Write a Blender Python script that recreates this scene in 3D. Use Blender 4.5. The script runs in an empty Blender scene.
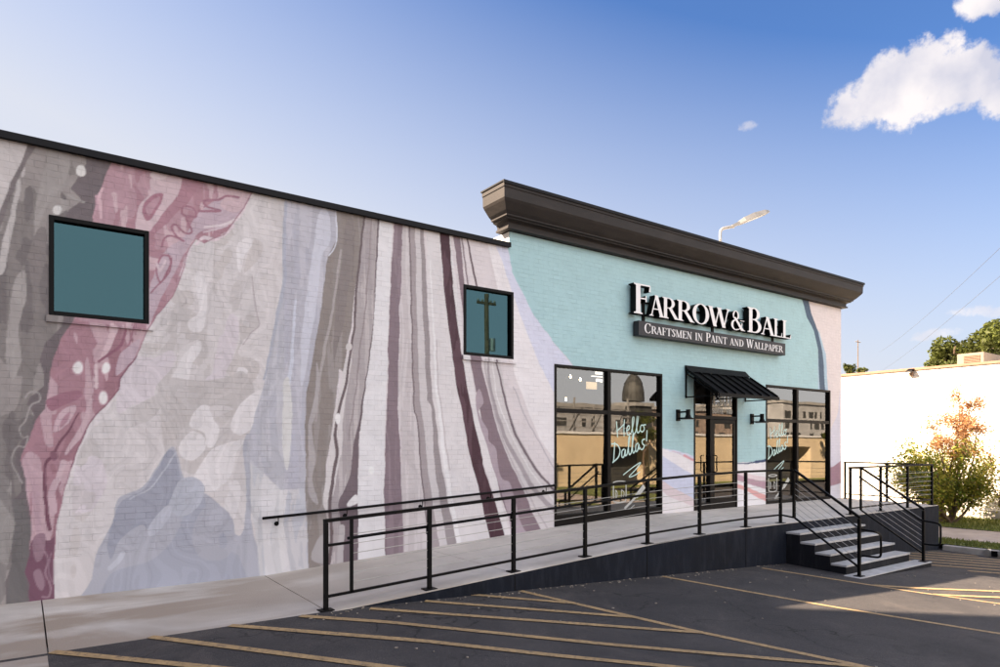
import bpy, bmesh, math, random
import numpy as np
from mathutils import Vector, Matrix
R = math.radians
random.seed(7); rng = np.random.default_rng(11)
scene = bpy.context.scene
col = scene.collection

# ------------------------------------------------------------------ camera, sky, sun, exposure
F = 667.0; U0 = 500.0; V0 = 446.0; CAMZ = 2.6
TH = math.atan2(930.0, 667.0); SN, CS = math.sin(TH), math.cos(TH)
cam_d = bpy.data.cameras.new('camera'); cam = bpy.data.objects.new('camera', cam_d); col.objects.link(cam)
cam_d.sensor_width = 36; cam_d.lens = 24.01; cam_d.shift_y = 0.1125; cam_d.clip_end = 3000; cam_d.clip_start = .05
cam.location = (0, -10, CAMZ); cam.rotation_euler = (R(90), 0, -(R(90) - TH))
scene.camera = cam
SUN_EL, SUN_AZ = R(35), math.atan2(.552, -.834)        # where the sun stands: left and behind the shop
sun_dir = Vector((math.cos(SUN_AZ)*math.cos(SUN_EL), math.sin(SUN_AZ)*math.cos(SUN_EL), math.sin(SUN_EL)))
sun_d = bpy.data.lights.new('sun', 'SUN'); sun_d.energy = 5.0; sun_d.angle = R(.5); sun_d.color = (1, .80, .60)
sun = bpy.data.objects.new('sun', sun_d); col.objects.link(sun)
sun.rotation_euler = sun_dir.to_track_quat('Z', 'Y').to_euler()
scene.view_settings.view_transform = 'Standard'; scene.view_settings.look = 'None'
scene.view_settings.gamma = 1; scene.view_settings.exposure = 2.4
scene.view_settings.use_curve_mapping = False

def pdir(u, v):
    a, b = (u-U0)/F, (V0-v)/F
    return Vector((CS + a*SN, SN - a*CS, b))

world = bpy.data.worlds.new('World'); scene.world = world; world.use_nodes = True
def build_world():
    nt = world.node_tree; N = nt.nodes; L = nt.links
    for n in list(N): N.remove(n)
    out = N.new('ShaderNodeOutputWorld'); bg = N.new('ShaderNodeBackground'); bg.inputs[1].default_value = .06
    sky = N.new('ShaderNodeTexSky'); sky.sky_type = 'NISHITA'; sky.sun_disc = False
    sky.sun_elevation = SUN_EL
    sky.sun_rotation = math.pi/2 - SUN_AZ
    sky.air_density = 1.25; sky.dust_density = .6; sky.ozone_density = 2.6
    tc = N.new('ShaderNodeTexCoord')
    def m(op, a, b=None, c=None):
        n = N.new('ShaderNodeMath'); n.operation = op
        for i, x in enumerate((a, b, c)):
            if x is None: continue
            if isinstance(x, (int, float)): n.inputs[i].default_value = x
            else: L.new(x, n.inputs[i])
        return n.outputs[0]
    def dot(vec, c):
        n = N.new('ShaderNodeVectorMath'); n.operation = 'DOT_PRODUCT'; L.new(vec, n.inputs[0]); n.inputs[1].default_value = c
        return n.outputs['Value']
    def noise(vec, scale, detail=6, rough=.55):
        n = N.new('ShaderNodeTexNoise'); n.inputs['Scale'].default_value = scale; n.inputs['Detail'].default_value = detail
        n.inputs['Roughness'].default_value = rough; L.new(vec, n.inputs['Vector']); return n.outputs['Fac']
    nv = N.new('ShaderNodeVectorMath'); nv.operation = 'NORMALIZE'; L.new(tc.outputs['Generated'], nv.inputs[0]); P = nv.outputs[0]
    def cloud(lobes, amp, soft, ns, dens):
        field = None
        for (u, v, ru, rv) in lobes:
            c0 = pdir(u, v); ln = c0.length; c = c0.normalized()
            t1 = Vector((0, 0, 1)).cross(c).normalized(); t2 = c.cross(t1)
            k = 1/(F*ln)
            x = m('MULTIPLY', dot(P, t1), 1/(ru*k*1.1)); y = m('MULTIPLY', m('SUBTRACT', dot(P, t2), 0.0), 1/(rv*k*1.1))
            zz = m('MULTIPLY', m('SUBTRACT', dot(P, c), 1.0), 6.0)
            d = m('ADD', m('ADD', m('MULTIPLY', x, x), m('MULTIPLY', y, y)), m('MULTIPLY', zz, zz))
            f = m('SUBTRACT', 1.0, d)
            field = f if field is None else m('SMOOTH_MAX', field, f, .12)
        field = m('MAXIMUM', field, -4.0)
        n1 = m('SUBTRACT', noise(P, ns), .5)
        f = m('ADD', m('ADD', field, m('MULTIPLY', n1, amp)), m('MULTIPLY', m('SUBTRACT', noise(P, ns*3.1, 5, .65), .5), amp*.8))
        mr = N.new('ShaderNodeMapRange'); mr.interpolation_type = 'SMOOTHSTEP'; L.new(f, mr.inputs[0])
        mr.inputs[1].default_value = 0; mr.inputs[2].default_value = soft; mr.inputs[3].default_value = 0; mr.inputs[4].default_value = dens
        return mr.outputs[0], f
    big, fb = cloud([(862, 104, 34, 22), (900, 88, 36, 36), (932, 68, 36, 32), (968, 74, 30, 28), (945, 92, 44, 24), (1020, 92, 36, 22),
                     (990, -6, 32, 20), (1050, -10, 40, 24)], 1.5, .6, 26, 1.0)
    sm, fs = cloud([(936, 334, 20, 6), (924, 338, 12, 4), (972, 311, 20, 5.5), (1000, 312, 18, 6), (748, 126, 10, 5), (1100, 300, 60, 10)], 1.8, 1.0, 60, .55)
    # cloud tone: lit white crowns, faint grey-lilac undersides
    tone = N.new('ShaderNodeValToRGB')
    tone.color_ramp.elements[0].position = .40; tone.color_ramp.elements[0].color = (2.1, 2.12, 2.5, 1)
    tone.color_ramp.elements[1].position = .62; tone.color_ramp.elements[1].color = (3.3, 3.1, 3.1, 1)
    L.new(noise(P, 11, 5, .5), tone.inputs[0])
    sc = N.new('ShaderNodeVectorMath'); sc.operation = 'SCALE'; sc.inputs['Scale'].default_value = 1.0
    L.new(tone.outputs[0], sc.inputs[0])
    # pale whitening of the air close to the horizon on the sunny side
    hs = N.new('ShaderNodeHueSaturation'); hs.inputs['Saturation'].default_value = 1.05; hs.inputs['Value'].default_value = 1.0
    L.new(sky.outputs[0], hs.inputs['Color'])
    tint = N.new('ShaderNodeMix'); tint.data_type = 'RGBA'; tint.blend_type = 'MULTIPLY'; tint.inputs['Factor'].default_value = 1; tint.inputs['B'].default_value = (.33,.425,.60,1); L.new(hs.outputs[0], tint.inputs['A'])
    # summer haze: whitens the sky towards the horizon and towards the sun's side
    hz = m('ADD', m('ADD', m('MULTIPLY', dot(P, (0,0,1)), -2.70), m('MULTIPLY', dot(P, (-.906,.423,0)), .82)), 1.735)
    hc = N.new('ShaderNodeMapRange'); hc.interpolation_type = 'LINEAR'; L.new(hz, hc.inputs[0]); hc.inputs[3].default_value = 0; hc.inputs[4].default_value = .97
    hm = N.new('ShaderNodeMix'); hm.data_type = 'RGBA'; L.new(hc.outputs[0], hm.inputs['Factor']); L.new(tint.outputs['Result'], hm.inputs['A']); hm.inputs['B'].default_value = (2.38,2.48,2.78,1)
    # bright cloud layer added behind the camera to light the shaded facade
    fill_veil = N.new('ShaderNodeMapRange'); fill_veil.interpolation_type = 'SMOOTHSTEP'
    L.new(m('ADD', dot(P, (.25,-.95,.12)), m('MULTIPLY', m('SUBTRACT', noise(P, 2.6, 5, .6), .5), .9)), fill_veil.inputs[0]); fill_veil.inputs[1].default_value = .05; fill_veil.inputs[2].default_value = .75; fill_veil.inputs[3].default_value = 0; fill_veil.inputs[4].default_value = .85
    vm = N.new('ShaderNodeMix'); vm.data_type = 'RGBA'; L.new(fill_veil.outputs[0], vm.inputs['Factor']); L.new(hm.outputs['Result'], vm.inputs['A']); vm.inputs['B'].default_value = (6.9,6.8,6.9,1)
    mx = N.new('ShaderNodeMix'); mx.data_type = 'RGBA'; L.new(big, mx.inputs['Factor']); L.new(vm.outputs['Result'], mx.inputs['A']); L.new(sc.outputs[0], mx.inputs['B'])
    mx2 = N.new('ShaderNodeMix'); mx2.data_type = 'RGBA'; L.new(sm, mx2.inputs['Factor']); L.new(mx.outputs['Result'], mx2.inputs['A']); L.new(sc.outputs[0], mx2.inputs['B'])
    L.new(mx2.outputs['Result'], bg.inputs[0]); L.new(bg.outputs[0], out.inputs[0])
build_world()

# ------------------------------------------------------------------ helpers
def lin(c):
    return tuple(((x/255)/12.92 if x/255 <= .04045 else (((x/255)+.055)/1.055)**2.4) for x in c)

def at_wall(u, v, y=0.0):
    d = pdir(u, v); t = (y + 10)/d.y
    return d.x*t, CAMZ + d.z*t          # X, Z on a plane parallel to the facade
XB = [-60, 3.3, 8.1, 12.3, 15.1, 19.3, 30]; ZB = [.67, .67, .47, .27, .18, -.10, -.16]
def zlot(x, y):
    q = -2.55 - y
    return float(np.interp(x, XB, ZB)) - .03*min(max(q, 0), 2.5) - .01*min(max(q-2.5, 0), 15)
def on_lot(u, v):
    d = pdir(u, v); z = .3
    for _ in range(30):
        t = (z - CAMZ)/d.z; x, y = d.x*t, -10 + d.y*t; z = .5*z + .5*zlot(x, y)
    return Vector((x, y))
DX = [-60, 2.95, 8.5, 9.8, 11, 30]; DZ = [.695, .695, 1.015, 1.06, 1.09, 1.09]
def zdeck(x, y=0): return float(np.interp(x, DX, DZ)) + .01*y
D = 2.55

def tag(o, label=None, cat=None, group=None, kind=None):
    if label: o['label'] = label
    if cat: o['category'] = cat
    if group: o['group'] = group
    if kind: o['kind'] = kind
    return o
def empty(name, loc, label, cat, group=None):
    o = bpy.data.objects.new(name, None); col.objects.link(o); o.location = loc; o.empty_display_size = .2
    return tag(o, label, cat, group)
class MB:
    def __init__(s): s.v = []; s.f = []; s.m = []
    def add(s, vs, fs, mi=0):
        b = len(s.v); s.v += [tuple(p) for p in vs]
        for f in fs: s.f.append(tuple(b+i for i in f)); s.m.append(mi)
        return s
    def box(s, x0, x1, y0, y1, z0, z1, mi=0):
        return s.add([(x0,y0,z0),(x1,y0,z0),(x1,y1,z0),(x0,y1,z0),(x0,y0,z1),(x1,y0,z1),(x1,y1,z1),(x0,y1,z1)],
            [(0,3,2,1),(4,5,6,7),(0,1,5,4),(1,2,6,5),(2,3,7,6),(3,0,4,7)], mi)
    def hexa(s, p, mi=0):     # 8 points bottom ring then top ring
        return s.add(p, [(0,3,2,1),(4,5,6,7),(0,1,5,4),(1,2,6,5),(2,3,7,6),(3,0,4,7)], mi)
    def prism(s, pts, fn0, fn1, mi=0):   # polygon, two placements
        n = len(pts); return s.add([fn0(p) for p in pts] + [fn1(p) for p in pts],
            [tuple(range(n))[::-1], tuple(range(n, 2*n))] + [(i, (i+1) % n, n+(i+1) % n, n+i) for i in range(n)], mi)
    def beam(s, p, q, w, h, mi=0):
        p, q = Vector(p), Vector(q); d = (q-p).normalized()
        up = Vector((0,0,1)) if abs(d.z) < .95 else Vector((0,1,0))
        a = d.cross(up).normalized()*(w/2); b = a.cross(d).normalized()*(h/2)
        ring = lambda c: [c-a-b, c+a-b, c+a+b, c-a+b]
        return s.add(ring(p)+ring(q), [(0,1,2,3),(7,6,5,4),(0,4,5,1),(1,5,6,2),(2,6,7,3),(3,7,4,0)], mi)
    def tube(s, pts, r, n=10, mi=0, cap=True):
        pts = [Vector(p) for p in pts]; rr = r if isinstance(r, (list, tuple)) else [r]*len(pts)
        b = len(s.v); prev = None
        for i, p in enumerate(pts):
            d = ((pts[min(i+1, len(pts)-1)] - pts[max(i-1, 0)])).normalized()
            if prev is None:
                up = Vector((0,0,1)) if abs(d.z) < .9 else Vector((1,0,0)); a = d.cross(up).normalized()
            else: a = (prev - d*prev.dot(d)).normalized()
            prev = a; c = d.cross(a)
            for k in range(n):
                t = 2*math.pi*k/n; s.v.append(tuple(p + (a*math.cos(t) + c*math.sin(t))*rr[i]))
        for i in range(len(pts)-1):
            for k in range(n):
                s.f.append((b+i*n+k, b+i*n+(k+1)%n, b+(i+1)*n+(k+1)%n, b+(i+1)*n+k)); s.m.append(mi)
        if cap:
            s.f.append(tuple(b+k for k in range(n))[::-1]); s.m.append(mi)
            e = b+(len(pts)-1)*n; s.f.append(tuple(e+k for k in range(n))); s.m.append(mi)
        return s
    def build(s, name, mats, parent=None, bevel=0, smooth=False):
        me = bpy.data.meshes.new(name); me.from_pydata(s.v, [], s.f)
        if not isinstance(mats, (list, tuple)): mats = [mats]
        for m_ in mats: me.materials.append(m_)
        me.polygons.foreach_set('material_index', s.m)
        bm = bmesh.new(); bm.from_mesh(me); bmesh.ops.recalc_face_normals(bm, faces=bm.faces); bm.to_mesh(me); bm.free()
        o = bpy.data.objects.new(name, me); col.objects.link(o)
        if smooth: me.polygons.foreach_set('use_smooth', [True]*len(me.polygons))
        if parent is not None:
            o.parent = parent; o.matrix_parent_inverse = Matrix.Translation(parent_loc(parent)).inverted()
        if bevel:
            b = o.modifiers.new('bevel', 'BEVEL'); b.width = bevel; b.segments = 2; b.limit_method = 'ANGLE'
        return o
def parent_loc(p):      # meshes sit at the origin of the world, only the empties are moved
    return p.location.copy() if p.type == 'EMPTY' else Vector((0,0,0))
def copy_tree(o, parent=None):
    c = o.copy(); col.objects.link(c); c.parent = parent
    for ch in list(o.children): copy_tree(ch, c)
    return c

def smooth_path(pts, n=6):
    P = [Vector(p) for p in pts]; out = []
    for i in range(len(P)-1):
        p0, p1, p2, p3 = P[max(i-1,0)], P[i], P[i+1], P[min(i+2,len(P)-1)]
        for k in range(n):
            t = k/n; out.append(.5*((2*p1) + (p2-p0)*t + (2*p0-5*p1+4*p2-p3)*t*t + (3*p1-p0-3*p2+p3)*t**3))
    out.append(P[-1]); return out

# ------------------------------------------------------------------ materials
def mat(name, rgb, rough=.6, metal=0, var=.08, nscale=4, bump=0, bscale=60, rgb2=None, spec=.5, detail=6):
    m_ = bpy.data.materials.new(name); m_.use_nodes = True; nt = m_.node_tree; N = nt.nodes; L = nt.links
    bs = N['Principled BSDF']; bs.inputs['Roughness'].default_value = rough; bs.inputs['Metallic'].default_value = metal
    bs.inputs['Specular IOR Level'].default_value = spec
    tc = N.new('ShaderNodeTexCoord'); no = N.new('ShaderNodeTexNoise'); no.inputs['Scale'].default_value = nscale; no.inputs['Detail'].default_value = detail
    no.inputs['Roughness'].default_value = .6
    L.new(tc.outputs['Object'], no.inputs['Vector'])
    cr = N.new('ShaderNodeValToRGB'); L.new(no.outputs['Fac'], cr.inputs[0])
    lo = rgb2 if rgb2 else tuple(c*(1-var*2) for c in rgb); hi = rgb if rgb2 else tuple(min(1, c*(1+var)) for c in rgb)
    cr.color_ramp.elements[0].position = .32; cr.color_ramp.elements[0].color = (*lo, 1)
    cr.color_ramp.elements[1].position = .68; cr.color_ramp.elements[1].color = (*hi, 1)
    L.new(cr.outputs[0], bs.inputs['Base Color'])
    mr = N.new('ShaderNodeMapRange'); L.new(no.outputs['Fac'], mr.inputs[0]); mr.inputs[3].default_value = max(.05, rough-.1); mr.inputs[4].default_value = min(1, rough+.1)
    L.new(mr.outputs[0], bs.inputs['Roughness'])
    if bump:
        n2 = N.new('ShaderNodeTexNoise'); n2.inputs['Scale'].default_value = bscale; n2.inputs['Detail'].default_value = 4; L.new(tc.outputs['Object'], n2.inputs['Vector'])
        b = N.new('ShaderNodeBump'); b.inputs['Strength'].default_value = bump; b.inputs['Distance'].default_value = .01
        L.new(n2.outputs['Fac'], b.inputs['Height']); L.new(b.outputs[0], bs.inputs['Normal'])
    return m_
M = {}
M['black'] = mat('black_metal', (.003,.0028,.0032), .55, 0, .15, 9, .05, 200, spec=.14)
M['frame'] = mat('bronze_frame', (.005,.0038,.0034), .5, 0, .2, 5, spec=.16)
M['coping'] = mat('coping_metal', (.006,.006,.008), .6, 0, .2, 2, spec=.2)
M['cornice'] = mat('cornice_paint', (.031,.026,.025), .65, 0, .16, 1.1, .2, 60, spec=.25)
M['navy'] = mat('navy_wall_paint', (.006,.0085,.016), .8, 0, .15, 1.3, .35, 45, spec=.2)
M['riser'] = mat('riser_paint', (.010,.011,.015), .8, 0, .15, 2, .3, 45, spec=.2)
M['concrete'] = None
M['tread'] = mat('tread_concrete', (.47,.46,.455), .85, 0, .10, 5, .4, 90)
M['white'] = mat('white_paint', (.78,.77,.76), .6, 0, .04, 3)
M['signface'] = mat('sign_face_white', (.80,.78,.79), .45, 0, .02, 3)
M['signband'] = mat('sign_band_grey', (.018,.018,.023), .6, 0, .08, 3)
M['mint'] = mat('mint_vinyl', (.50,.70,.66), .6, 0, .02, 3)
M['vinyl'] = mat('white_vinyl', (.45,.46,.44), .6, 0, .02, 3)
M['roof'] = mat('roof_membrane', (.35,.34,.32), .9, 0, .15, 1.2)
M['interior'] = mat('interior_paint', (.12,.12,.12), .8, 0, .2, .6)
M['wood'] = mat('interior_wood', (.22,.13,.07), .5, 0, .2, 3)
M['stucco'] = mat('white_stucco', (.80,.74,.66), .9, 0, .05, .9, .6, 30)
M['cap'] = mat('peach_wall_cap', (.26,.165,.11), .8, 0, .15, 2)
M['cream'] = mat('cream_block_paint', (.70,.56,.37), .85, 0, .07, .7, .4, 12)
M['darkdoor'] = mat('roller_door', (.06,.06,.055), .6, 0, .3, 1.5)
M['brick'] = mat('tan_brick', (.34,.26,.21), .9, 0, .2, 2.2, .5, 14)
M['plaster'] = mat('grey_plaster', (.42,.42,.42), .9, 0, .12, .5, .3, 12)
M['steel'] = mat('galvanised_steel', (.42,.40,.37), .45, .5, .12, 5)
M['lamphead'] = mat('lamp_head_grey', (.22,.215,.21), .5, .1, .08, 5)
M['lens'] = mat('lamp_lens', (.55,.56,.55), .3, 0, .05, 5)
M['kerb'] = mat('kerb_concrete', (.44,.40,.36), .9, 0, .14, 2.5, .5, 40)
M['path'] = mat('path_concrete', (.40,.33,.28), .9, 0, .12, 1.5, .4, 40)
M['dirt'] = mat('far_ground', (.16,.14,.10), .95, 0, .3, .2)
M['woodpole'] = mat('weathered_pole', (.20,.13,.08), .85, 0, .3, 6)
M['bark'] = mat('bark', (.16,.105,.07), .9, 0, .3, 8, .6, 40)
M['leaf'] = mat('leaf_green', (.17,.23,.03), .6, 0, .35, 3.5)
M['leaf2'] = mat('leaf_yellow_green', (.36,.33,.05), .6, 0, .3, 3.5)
M['dead'] = mat('dried_leaf', (.55,.29,.13), .8, 0, .35, 5)
M['leaftree'] = mat('tree_leaf', (.085,.10,.018), .6, 0, .35, 1.2)
M['grass'] = mat('lawn', (.16,.17,.030), .9, 0, .3, 3, 1.0, 70, rgb2=(.10,.125,.02))
M['wire'] = mat('wire', (.10,.10,.11), .6)
M['beige'] = mat('beige_equipment', (.24,.18,.13), .7, 0, .08, 3)

for k_, tr in (('leaf', .35), ('leaf2', .45), ('dead', .35), ('leaftree', .3)):
    nt = M[k_].node_tree; bs = nt.nodes['Principled BSDF']; tl = nt.nodes.new('ShaderNodeBsdfTranslucent'); ms = nt.nodes.new('ShaderNodeMixShader'); ms.inputs[0].default_value = tr
    nt.links.new(bs.inputs['Base Color'].links[0].from_socket, tl.inputs['Color']); nt.links.new(bs.outputs[0], ms.inputs[1]); nt.links.new(tl.outputs[0], ms.inputs[2])
    nt.links.new(ms.outputs[0], nt.nodes['Material Output'].inputs['Surface']); bs.inputs['Specular IOR Level'].default_value = .3
def emit(name, c, s):
    m_ = bpy.data.materials.new(name); m_.use_nodes = True; b = m_.node_tree.nodes['Principled BSDF']
    b.inputs['Base Color'].default_value = (*c, 1); b.inputs['Emission Color'].default_value = (*c, 1); b.inputs['Emission Strength'].default_value = s
    return m_
M['bulb'] = emit('warm_bulb', (1,.72,.42), 14)
M['bulb2'] = emit('warm_panel', (1,.72,.42), .16)
M['litpanel'] = emit('lit_panel', (1,.93,.85), .45)

def glass(name, tint, base_refl, trans):
    m_ = bpy.data.materials.new(name); m_.use_nodes = True; nt = m_.node_tree; N = nt.nodes; L = nt.links
    for n in list(N): N.remove(n)
    out = N.new('ShaderNodeOutputMaterial'); g = N.new('ShaderNodeBsdfGlossy'); g.inputs['Roughness'].default_value = .0; g.inputs['Color'].default_value = (*tint, 1)
    t = N.new('ShaderNodeBsdfTransparent'); t.inputs['Color'].default_value = (*trans, 1)
    fr = N.new('ShaderNodeFresnel'); fr.inputs['IOR'].default_value = 1.52
    mr = N.new('ShaderNodeMapRange'); mr.inputs[1].default_value = .04; mr.inputs[2].default_value = 1; mr.inputs[3].default_value = base_refl; mr.inputs[4].default_value = 1
    L.new(fr.outputs[0], mr.inputs[0]); mx = N.new('ShaderNodeMixShader'); ge = N.new('ShaderNodeNewGeometry'); iv = N.new('ShaderNodeMath'); iv.operation = 'SUBTRACT'; iv.inputs[0].default_value = 1; L.new(ge.outputs['Backfacing'], iv.inputs[1])
    fm = N.new('ShaderNodeMath'); fm.operation = 'MULTIPLY'; L.new(mr.outputs[0], fm.inputs[0]); L.new(iv.outputs[0], fm.inputs[1])
    L.new(fm.outputs[0], mx.inputs[0]); L.new(t.outputs[0], mx.inputs[1]); L.new(g.outputs[0], mx.inputs[2])
    # a very slight waviness of the pane
    tc = N.new('ShaderNodeTexCoord'); no = N.new('ShaderNodeTexNoise'); no.inputs['Scale'].default_value = .9; no.inputs['Detail'].default_value = 1
    L.new(tc.outputs['Object'], no.inputs['Vector']); b = N.new('ShaderNodeBump'); b.inputs['Strength'].default_value = .05; b.inputs['Distance'].default_value = .03
    L.new(no.outputs['Fac'], b.inputs['Height']); L.new(b.outputs[0], g.inputs['Normal'])
    L.new(mx.outputs[0], out.inputs[0]); return m_
M['glass'] = glass('shop_glass', (.92,.90,.86), .19, (.8,.8,.78))
M['tealglass'] = glass('tinted_glass', (.070,.145,.165), .52, (.10,.14,.14))

def concrete_mat():
    m_ = mat('sidewalk_concrete', (.60,.555,.51), .85, 0, .09, 1.4, .45, 55)
    nt = m_.node_tree; N = nt.nodes; L = nt.links; bs = N['Principled BSDF']
    src = bs.inputs['Base Color'].links[0].from_socket
    tc = N.new('ShaderNodeTexCoord'); no = N.new('ShaderNodeTexNoise'); no.inputs['Scale'].default_value = .55; no.inputs['Detail'].default_value = 5; no.inputs['Distortion'].default_value = .8
    mp = N.new('ShaderNodeMapping'); mp.inputs['Scale'].default_value = (.6, 1.6, 1); L.new(tc.outputs['Object'], mp.inputs[0]); L.new(mp.outputs[0], no.inputs['Vector'])
    cr = N.new('ShaderNodeValToRGB'); cr.color_ramp.elements[0].position = .42; cr.color_ramp.elements[0].color = (0,0,0,1); cr.color_ramp.elements[1].position = .58
    L.new(no.outputs['Fac'], cr.inputs[0])
    # brown water stains keep to the part next to the wall on the left slabs
    sx = N.new('ShaderNodeSeparateXYZ'); L.new(tc.outputs['Object'], sx.inputs[0])
    my = N.new('ShaderNodeMapRange'); L.new(sx.outputs[0], my.inputs[0]); my.inputs[1].default_value = 5.5; my.inputs[2].default_value = 1.5; my.inputs[3].default_value = .2; my.inputs[4].default_value = .95
    ml = N.new('ShaderNodeMath'); ml.operation = 'MULTIPLY'; L.new(cr.outputs[0], ml.inputs[0]); L.new(my.outputs[0], ml.inputs[1])
    mx = N.new('ShaderNodeMix'); mx.data_type = 'RGBA'; L.new(ml.outputs[0], mx.inputs['Factor']); L.new(src, mx.inputs['A']); mx.inputs['B'].default_value = (.34,.275,.22,1)
    L.new(mx.outputs['Result'], bs.inputs['Base Color']); return m_
M['concrete'] = concrete_mat()

def weather(m_, c, lo, hi, scale=(2.5,2.5,.5), ns=3):
    nt = m_.node_tree; N = nt.nodes; L = nt.links; bs = N['Principled BSDF']; src = bs.inputs['Base Color'].links[0].from_socket
    tc = N.new('ShaderNodeTexCoord'); mp = N.new('ShaderNodeMapping'); mp.inputs['Scale'].default_value = scale; L.new(tc.outputs['Object'], mp.inputs[0])
    no = N.new('ShaderNodeTexNoise'); no.inputs['Scale'].default_value = ns; no.inputs['Detail'].default_value = 8; no.inputs['Roughness'].default_value = .68; L.new(mp.outputs[0], no.inputs['Vector'])
    cr = N.new('ShaderNodeValToRGB'); cr.color_ramp.elements[0].position = lo; cr.color_ramp.elements[0].color = (0,0,0,1); cr.color_ramp.elements[1].position = hi; cr.color_ramp.elements[1].color = (.6,.6,.6,1); L.new(no.outputs['Fac'], cr.inputs[0])
    mx = N.new('ShaderNodeMix'); mx.data_type = 'RGBA'; L.new(cr.outputs[0], mx.inputs['Factor']); L.new(src, mx.inputs['A']); mx.inputs['B'].default_value = (*c, 1); L.new(mx.outputs['Result'], bs.inputs['Base Color'])
weather(M['navy'], (.028,.032,.044), .48, .75); weather(M['riser'], (.045,.043,.045), .5, .75)
weather(M['cornice'], (.060,.050,.044), .5, .8, (.5,1,3), 2.2); weather(M['tread'], (.24,.23,.225), .5, .75, (1,1,1), 4)
weather(M['stucco'], (.55,.49,.42), .5, .8, (1,1,.25), 1.6)
def asphalt_mat():
    m_ = bpy.data.materials.new('asphalt'); m_.use_nodes = True; nt = m_.node_tree; N = nt.nodes; L = nt.links; bs = N['Principled BSDF']
    tc = N.new('ShaderNodeTexCoord')
    def no(s, d=6, r=.6, dist=0):
        n = N.new('ShaderNodeTexNoise'); n.inputs['Scale'].default_value = s; n.inputs['Detail'].default_value = d; n.inputs['Roughness'].default_value = r; n.inputs['Distortion'].default_value = dist
        L.new(tc.outputs['Object'], n.inputs['Vector']); return n.outputs['Fac']
    def ramp(f, p0, c0, p1, c1):
        c = N.new('ShaderNodeValToRGB'); c.color_ramp.elements[0].position = p0; c.color_ramp.elements[0].color = (*c0, 1); c.color_ramp.elements[1].position = p1; c.color_ramp.elements[1].color = (*c1, 1)
        L.new(f, c.inputs[0]); return c.outputs[0]
    a = ramp(no(.55, 8, .62, .6), .35, (.046,.043,.045), .68, (.088,.080,.078))
    sp = ramp(no(140, 2, .5), .5, (.5,.5,.5), .76, (2.3,2.2,2.1))
    mx = N.new('ShaderNodeMix'); mx.data_type = 'RGBA'; mx.blend_type = 'MULTIPLY'; mx.inputs['Factor'].default_value = .8; L.new(a, mx.inputs['A']); L.new(sp, mx.inputs['B'])
    st = ramp(no(1.7, 4, .5, 1.2), .60, (0,0,0), .72, (1,1,1))
    m2 = N.new('ShaderNodeMix'); m2.data_type = 'RGBA'; ml = N.new('ShaderNodeMath'); ml.operation = 'MULTIPLY'; ml.inputs[1].default_value = .45; L.new(st, ml.inputs[0]); L.new(ml.outputs[0], m2.inputs['Factor'])
    L.new(mx.outputs['Result'], m2.inputs['A']); m2.inputs['B'].default_value = (.020,.019,.020,1)
    vo = N.new('ShaderNodeTexVoronoi'); vo.feature = 'DISTANCE_TO_EDGE'; vo.inputs['Scale'].default_value = .42
    wn = N.new('ShaderNodeTexNoise'); wn.inputs['Scale'].default_value = 1.6; wn.inputs['Detail'].default_value = 7; L.new(tc.outputs['Object'], wn.inputs['Vector'])
    wm = N.new('ShaderNodeMix'); wm.data_type = 'RGBA'; wm.blend_type = 'LINEAR_LIGHT'; wm.inputs['Factor'].default_value = .55; L.new(tc.outputs['Object'], wm.inputs['A']); L.new(wn.outputs['Color'], wm.inputs['B']); L.new(wm.outputs['Result'], vo.inputs['Vector'])
    ck = ramp(vo.outputs['Distance'], .0, (1,1,1), .008, (0,0,0)); gate = ramp(no(.35, 3, .5), .50, (0,0,0), .56, (1,1,1))
    cg = N.new('ShaderNodeMath'); cg.operation = 'MULTIPLY'; L.new(ck, cg.inputs[0]); L.new(gate, cg.inputs[1])
    m3 = N.new('ShaderNodeMix'); m3.data_type = 'RGBA'; L.new(cg.outputs[0], m3.inputs['Factor']); L.new(m2.outputs['Result'], m3.inputs['A']); m3.inputs['B'].default_value = (.012,.011,.011,1)
    dust = ramp(no(.9, 6, .7, .9), .55, (0,0,0), .8, (.5,.5,.5)); m4 = N.new('ShaderNodeMix'); m4.data_type = 'RGBA'; L.new(dust, m4.inputs['Factor']); L.new(m3.outputs['Result'], m4.inputs['A']); m4.inputs['B'].default_value = (.15,.125,.11,1)
    L.new(m4.outputs['Result'], bs.inputs['Base Color']); bs.inputs['Roughness'].default_value = .82; bs.inputs['Specular IOR Level'].default_value = .35
    b = N.new('ShaderNodeBump'); b.inputs['Strength'].default_value = .8; b.inputs['Distance'].default_value = .012
    ad = N.new('ShaderNodeMath'); ad.operation = 'ADD'; L.new(no(75, 3, .6), ad.inputs[0]); L.new(no(9, 4, .6), ad.inputs[1]); L.new(ad.outputs[0], b.inputs['Height']); L.new(b.outputs[0], bs.inputs['Normal'])
    return m_
M['asphalt'] = asphalt_mat()
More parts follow.
